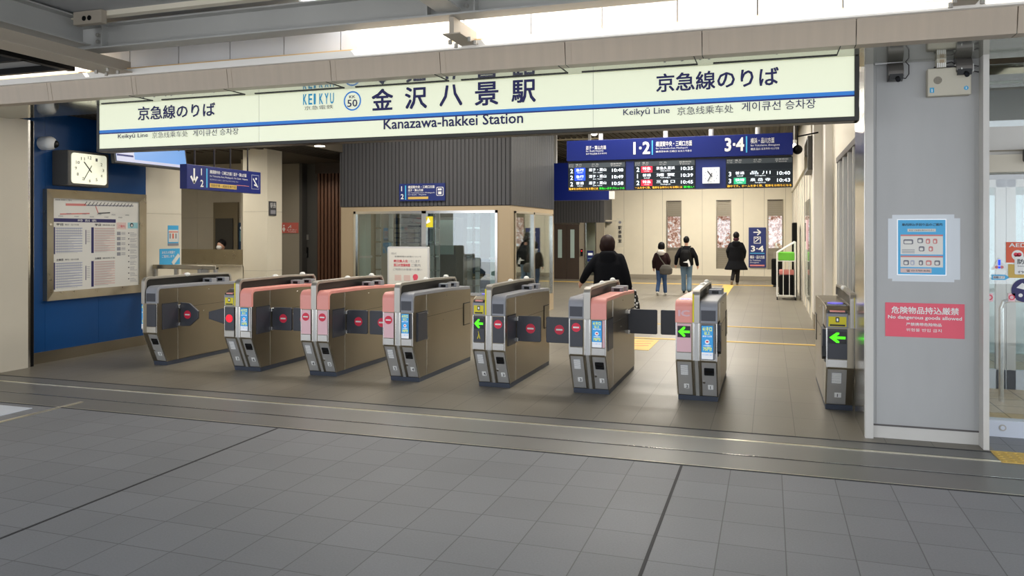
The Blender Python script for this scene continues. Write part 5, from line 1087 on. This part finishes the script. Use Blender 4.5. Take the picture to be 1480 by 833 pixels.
gate(-2.96, -2.60, 'all grey ticket gate with a green arrow and yellow stripe beside one no entry mark', ('slot', 'dark_arrow_text'), ('gray', 'dark_no'), [(-2.60, 'box', 1)], True, num=('4', '3'))
gate(-1.92, -1.54, 'ticket gate with grey left top and pink right top just before the woman in black', ('gray', 'dark_no'), ('pink', 'pink_ad'), [(-1.92, 'box', -1, 8.02, .47, .745, .35), (-1.54, 'box', 1, 8.9, .49, .77, .33, False)], num=('3', '2'))
gate(-.86, -.47, 'ticket gate with pink IC top and green arrow left of the wide aisle', ('ic', 'pink_arrow'), ('gray', 'ad_box'), [(-.86, 'box', -1, 8.9, .49, .77, .31, False)], True, num=('2', '1'))
gate(.49, .735, 'narrow single ticket gate with a black arrow panel beside the grey pillar', ('slot', 'dark_arrow'), None, (), True, side='L', num=('1', ''))
# folded flaps beside the wide aisle
for x, s, idx in ((-.47, 1, 6), (.49, -1, 7)):
    rr = [o for o in COL.objects if o.type == 'EMPTY' and o.name.startswith('ticket_gate')][idx]
    F = Fr((x, 0, 0), (0, 1, 0), (0, 0, 1)); b = B()
    b.poly(F, [(YF + .0, .77), (YF + .22, .77), (YF + .22, .50), (YF + .12, .50), (YF + .04, .58)], 'gate_dark', 0 if s > 0 else -.03, .03 if s > 0 else 0); b.poly(F, [(YF + .0, .62), (YF + .05, .56), (YF + .09, .51), (YF + .03, .49), (YF - .03, .52)], 'smoke_black', 0 if s > 0 else -.035, .035 if s > 0 else 0); b.build('folded_flap', rr, .006)

# ------------------------------------------------------------------ people
def fuse(b, name, parent, m, voxel=.014, smooth=4):
    o = b.build(name, parent); o.data.materials.clear(); o.data.materials.append(MATS[m])
    md = o.modifiers.new('fuse', 'REMESH'); md.mode = 'VOXEL'; md.voxel_size = voxel; md.use_smooth_shade = True
    s = o.modifiers.new('soften', 'SMOOTH'); s.factor = .5; s.iterations = smooth
    return o
def limb(b, pts, m='skin'):
    b.tube([p for p, r in pts], [r for p, r in pts], m, 12)
    for p, r in pts: b.ball(p, r * .98, r * .98, r * .98, m, 10, 7)
def hand(b, w, d, sgn, s):                    # wrist, pointing direction; palm, four fingers and a thumb
    d = Vector(d).normalized(); side = Vector((0, 1, 0)); out = d.cross(side).normalized() * sgn
    pc = w + d * .045 * s; limb(b, [(w, .024 * s), (pc, .034 * s), (w + d * .085 * s, .033 * s)])
    for i, L in enumerate((.062, .072, .068, .052)):
        k = w + d * .09 * s + side * (.027 - .018 * i) * s; e = k + d * L * .55 * s + out * -.008 * s; f = k + d * L * .9 * s + out * -.028 * s
        limb(b, [(k, .009 * s), (e, .0085 * s), (f, .0075 * s)])
    k = w + d * .03 * s + side * .03 * s; limb(b, [(k, .012 * s), (k + d * .03 * s + side * .02 * s, .010 * s), (k + d * .058 * s + side * .022 * s, .009 * s)])
def person(name, label, loc, s, pose, look):
    r = thing(name, loc, label, 'person', 'passengers walking away'); L = Vector(loc)
    J = lambda x, y, z: L + Vector((x, y, z)) * s
    A = pose
    hipL, hipR = J(-.09, 0, .88), J(.09, 0, .88)
    b = B()
    b.loft([(L.x, L.y, L.z + z * s, rx * s, ry * s) for z, rx, ry in ((.82, .14, .10), (.92, .165, .115), (1.08, .13, .10), (1.25, .155, .11), (1.34, .145, .09), (1.40, .085, .065), (1.46, .050, .050), (1.56, .052, .055))], 'skin')
    hx, hy, hz = J(*A.get('head', (0, .02, 1.625)))
    b.ball((hx, hy, hz), .075 * s, .092 * s, .108 * s, 'skin', 16, 12); b.ball((hx, hy + .07 * s, hz - .05 * s), .045 * s, .03 * s, .045 * s, 'skin')
    b.ball((hx, hy + .095 * s, hz - .01 * s), .013 * s, .018 * s, .025 * s, 'skin'); [b.ball((hx + q * .077 * s, hy + .0, hz - .01 * s), .012 * s, .018 * s, .028 * s, 'skin') for q in (-1, 1)]
    legs = {}
    for q, h in (('L', hipL), ('R', hipR)):
        kn, an, toe = (J(*v) for v in A['leg' + q]); legs[q] = (h, kn, an, toe)
        limb(b, [(h, .085 * s), (h.lerp(kn, .5), .070 * s), (kn, .052 * s), (kn.lerp(an, .4), .050 * s), (an, .034 * s)]); limb(b, [(an, .034 * s), (an.lerp(toe, .6) + Vector((0, 0, -.01)), .032 * s), (toe, .026 * s)])
    arms = {}
    for q, sg in (('L', -1), ('R', 1)):
        sh = J(sg * .165, 0, 1.345); el, wr = (J(*v) for v in A['arm' + q]); arms[q] = (sh, el, wr)
        limb(b, [(sh, .050 * s), (sh.lerp(el, .5), .044 * s), (el, .036 * s), (wr, .025 * s)]); hand(b, wr, (wr - el), sg, s)
    fuse(b, 'body', r, 'skin', .011, 2)
    # face
    b = B(); [b.ball((hx + q * .028 * s, hy + .083 * s, hz + .01 * s), .011 * s, .008 * s, .007 * s, 'white') for q in (-1, 1)]; [b.ball((hx + q * .028 * s, hy + .089 * s, hz + .01 * s), .005 * s, .004 * s, .005 * s, 'black') for q in (-1, 1)]; b.build('eye', r)
    b = B().ball((hx, hy + .093 * s, hz - .058 * s), .02 * s, .008 * s, .006 * s, 'ink_red'); b.build('mouth', r)
    # hair
    b = B(); hr = look['hair_r']
    b.ball((hx, hy - .015 * s, hz + .02 * s), (.085 + hr) * s, (.098 + hr) * s, (.112 + hr * .7) * s, 'skin', 18, 12)
    if look.get('long'): b.loft([(hx, hy - .045 * s, hz + z * s, rx * s, ry * s) for z, rx, ry in ((-look['long'], .07 + hr, .05), (-look['long'] + .06, .09 + hr, .065), (0, .088 + hr, .075), (.05, .08, .07))], 'skin')
    fuse(b, 'hair', r, look['hair'], .012, 3)
    # trousers
    b = B()
    for q in 'LR':
        h, kn, an, toe = legs[q]; limb(b, [(h, .105 * s), (h.lerp(kn, .5), .090 * s), (kn, .072 * s), (an + (kn - an) * .08, look.get('cuff', .065) * s)])
    b.loft([(L.x, L.y, L.z + z * s, rx * s, ry * s) for z, rx, ry in ((.84, .17, .12), (.95, .17, .125), (1.02, .155, .115))], 'skin'); fuse(b, 'trousers', r, look['trousers'], .014, 3)
    for q in 'LR':
        h, kn, an, toe = legs[q]; b = B(); d = (toe - an); b.ball(an + Vector((0, -.01, -.035)) * s, .042 * s, .05 * s, .045 * s, 'skin'); limb(b, [(an + Vector((0, 0, -.03)) * s, .043 * s), (an.lerp(toe, .55) + Vector((0, 0, -.012)) * s, .043 * s), (toe + Vector((0, 0, .004)) * s, .036 * s)]); fuse(b, 'shoe', r, look['shoe'], .01, 2)
    # coat
    b = B(); hem = look['hem']
    rings = [(hem, look['hemr'][0], look['hemr'][1]), (hem + .03, look['hemr'][0] + .005, look['hemr'][1] + .005)] + [q for q in ((.80, .20, .15), (.95, .205, .155), (1.1, .195, .15), (1.25, .20, .15), (1.34, .17, .125), (1.40, .125, .10), (1.46, .075, .075)) if q[0] > hem + .06]
    b.loft([(L.x + A.get('lean', 0) * max(0, z - .9) * s, L.y, L.z + z * s, rx * s * look.get('wide', 1), ry * s) for z, rx, ry in rings], 'skin', 24)
    for q in 'LR':
        sh, el, wr = arms[q]; limb(b, [(sh, .074 * s), (sh.lerp(el, .5), .074 * s), (el, .066 * s), (el.lerp(wr, .6), .058 * s), (wr, .052 * s)])
    if look.get('hood'):
        b.loft([(L.x, L.y - .10 * s, L.z + z * s, rx * s, ry * s) for z, rx, ry in ((1.24, .06, .04), (1.32, .12, .06), (1.40, .13, .07), (1.45, .10, .06))], 'skin')
    fuse(b, 'coat', r, look['coat'], .014, 3)
    return r, L, s, arms
# woman nearest, beyond the gates
wp = P(880, 0, Y=10.95); W_ = (wp.x, 10.95, 0)
rW, LW, sW, aW = person('person', 'person in a black hooded jacket walking away just beyond the gates, one arm swung out', W_, 0.955,
    {'armL': ((-.31, -.04, 1.15), (-.41, .04, 1.0)), 'armR': ((.25, -.02, 1.12), (.30, .02, .90)), 'legL': ((-.10, .12, .48), (-.10, .05, .08), (-.10, .2, .03)), 'legR': ((.10, .0, .48), (.10, -.22, .12), (.10, -.12, .03)), 'head': (-.02, .02, 1.545)},
    dict(hair='hair_brown', hair_r=.030, long=.10, trousers='trouser_dark', shoe='shoe_grey', coat='coat_black', hem=.80, hemr=(.235, .16), hood=True, wide=1.15))
hp = LW + Vector((.37, .0, 0)); b = B()
b.loft([(hp.x + .0, hp.y, z, rx, ry) for z, rx, ry in ((.46, .03, .03), (.50, .075, .06), (.62, .07, .055), (.74, .045, .04), (.84, .015, .02))], 'dotted_cloth'); b.tube([(hp.x - .03, hp.y, .83), (hp.x - .055, hp.y, .90), (hp.x - .04, hp.y + .02, .83)], .006, 'dotted_cloth'); tag(b.build('dotted_bag'), 'black and white dotted cloth bag carried by the person nearest the gates', 'bag')
# small person with shoulder bag
gp = P(956, 427, Z=0); sG = .79
rG, LG, _, aG = person('person', 'person in a dark brown jacket with a pale hood walking down the concourse', tuple(gp), sG,
    {'armL': ((-.25, -.02, 1.12), (-.26, .04, .92)), 'armR': ((.25, -.02, 1.14), (.22, .08, .98)), 'legL': ((-.09, .02, .47), (-.10, -.26, .14), (-.10, -.18, .02)), 'legR': ((.09, .10, .48), (.11, .14, .08), (.11, .28, .03))},
    dict(hair='hair_black', hair_r=.03, long=.10, trousers='jeans_blue', shoe='shoe_white', coat='coat_brown', hem=.82, hemr=(.19, .14), hood=False))
b = B(); b.ball(LG + Vector((.0, -.12, 1.42)) * sG, .13 * sG, .07 * sG, .10 * sG, 'hood_white'); o = fuse(b, 'hood', rG, 'hood_white', .012, 3)
b = B(); c = LG + Vector((.17, -.17, .86)) * sG; b.loft([(c.x, c.y, c.z + z, rx, ry) for z, rx, ry in ((-.13, .10, .05), (-.10, .16, .07), (.02, .17, .07), (.11, .11, .05), (.13, .08, .03))], 'bag_grey'); r_ = fuse(b, 'shoulder_bag', None, 'bag_grey', .012, 3); tag(r_, 'grey brown slouchy shoulder bag on the person with the pale hood', 'bag')
b = B().tube([c + Vector((-.02, .0, .12)), LG + Vector((.0, -.19, 1.2)) * sG, LG + Vector((-.12, -.12, 1.44)) * sG, LG + Vector((-.12, .05, 1.47)) * sG], .014, 'bag_grey'); o = b.build('bag_strap', r_); 
# man with backpack
mp_ = P(992, 424, Z=0); sM = .88
rM, LM, _, aM = person('person', 'person in a black jacket and light jeans wearing a backpack, walking down the concourse', tuple(mp_), sM,
    {'armL': ((-.29, -.02, 1.12), (-.32, .02, .90)), 'armR': ((.29, -.02, 1.12), (.33, .02, .88)), 'legL': ((-.09, .06, .48), (-.08, .05, .08), (-.09, .2, .03)), 'legR': ((.09, .02, .47), (.10, -.16, .10), (.11, -.04, .03))},
    dict(hair='hair_black', hair_r=.008, trousers='jeans_light', shoe='rubber', coat='coat_navy', hem=.86, hemr=(.20, .15), wide=1.05, cuff=.078))
b = B(); c = LM + Vector((.0, -.22, 1.08)) * sM; b.loft([(c.x, c.y, c.z + z, rx, ry) for z, rx, ry in ((-.22, .12, .06), (-.20, .15, .08), (0, .155, .09), (.16, .13, .07), (.23, .07, .04))], 'black'); bp_ = fuse(b, 'backpack', None, 'black', .012, 3); tag(bp_, 'black backpack on the person in light jeans', 'backpack')
b = B().poly(FY(c.x + .02, c.y - .1, c.z - .1), [(-.08, 0), (.02, .03), (.06, .08), (.09, .02), (.12, -.1), (.07, -.12), (.05, -.02)], 'white', 0, .006); b.build('white_tag', bp_)
b = B().tube([c + Vector((-.1, .02, .18)), LM + Vector((-.12, -.1, 1.45)) * sM, LM + Vector((-.12, .1, 1.44)) * sM], .016, 'black').tube([c + Vector((.1, .02, .18)), LM + Vector((.12, -.1, 1.45)) * sM, LM + Vector((.12, .1, 1.44)) * sM], .016, 'black'); b.build('strap', bp_)
# long coat
cp_ = P(1064, 412, Z=0); sC = .945
rC, LC, _, aC = person('person', 'person in a long black coat and wine scarf stepping towards the far wall', tuple(cp_), sC,
    {'armL': ((-.27, -.02, 1.12), (-.24, .06, .92)), 'armR': ((.27, -.02, 1.12), (.25, .06, .92)), 'legL': ((-.07, .0, .46), (-.12, -.26, .16), (-.14, -.20, .02)), 'legR': ((.05, .04, .46), (.03, .05, .08), (.03, .2, .03))},
    dict(hair='hair_black', hair_r=.018, trousers='trouser_dark', shoe='shoe_grey', coat='coat_black', hem=.50, hemr=(.29, .20), hood=True, wide=1.28, cuff=.06))
b = B().ball(LC + Vector((0, -.0, 1.52)) * sC, .10 * sC, .10 * sC, .07 * sC, 'scarf_wine'); fuse(b, 'scarf', rC, 'scarf_wine', .012, 3)
# clerk behind the counter: head and shoulders show
kp = P(320, 0, Y=13.2); r = thing('person', (kp.x, 13.2, 0), 'person in a white mask sitting behind the steel counter screen', 'person'); b = B()
b.loft([(kp.x, 13.2, z, rx, ry) for z, rx, ry in ((.5, .17, .12), (.9, .18, .12), (1.12, .19, .10), (1.18, .10, .08), (1.22, .05, .05), (1.30, .05, .05))], 'skin'); b.ball((kp.x, 13.19, 1.38), .075, .09, .105, 'skin'); limb(b, [(Vector((kp.x - .18, 13.2, 1.1)), .05), (Vector((kp.x - .22, 13.1, .9)), .04), (Vector((kp.x - .12, 12.85, .85)), .03)]); limb(b, [(Vector((kp.x + .18, 13.2, 1.1)), .05), (Vector((kp.x + .22, 13.1, .9)), .04), (Vector((kp.x + .12, 12.85, .85)), .03)])
limb(b, [(Vector((kp.x - .09, 13.2, .55)), .08), (Vector((kp.x - .09, 12.85, .5)), .06), (Vector((kp.x - .09, 12.85, .05)), .04)]); limb(b, [(Vector((kp.x + .09, 13.2, .55)), .08), (Vector((kp.x + .09, 12.85, .5)), .06), (Vector((kp.x + .09, 12.85, .05)), .04)])
fuse(b, 'body', r, 'skin', .012, 2)
b = B().ball((kp.x, 13.215, 1.42), .09, .10, .10, 'skin'); fuse(b, 'hair', r, 'hair_black', .012, 2); b = B().ball((kp.x, 13.13, 1.345), .06, .045, .05, 'white'); b.build('face_mask', r, smooth=True)
b = B().loft([(kp.x, 13.2, z, rx, ry) for z, rx, ry in ((.5, .2, .15), (.9, .2, .15), (1.12, .22, .13), (1.19, .1, .09))], 'skin'); fuse(b, 'jacket', r, 'coat_navy', .014, 2)
b = B().box(kp.x - .25, kp.x + .25, 13.02, 13.4, .40, .46, 'office_dark').box(kp.x - .03, kp.x + .03, 13.2, 13.26, 0, .42, 'steel').box(kp.x - .2, kp.x + .2, 13.05, 13.4, 0, .03, 'office_dark'); tag(b.build('stool'), 'dark stool under the clerk behind the steel counter screen', 'stool')
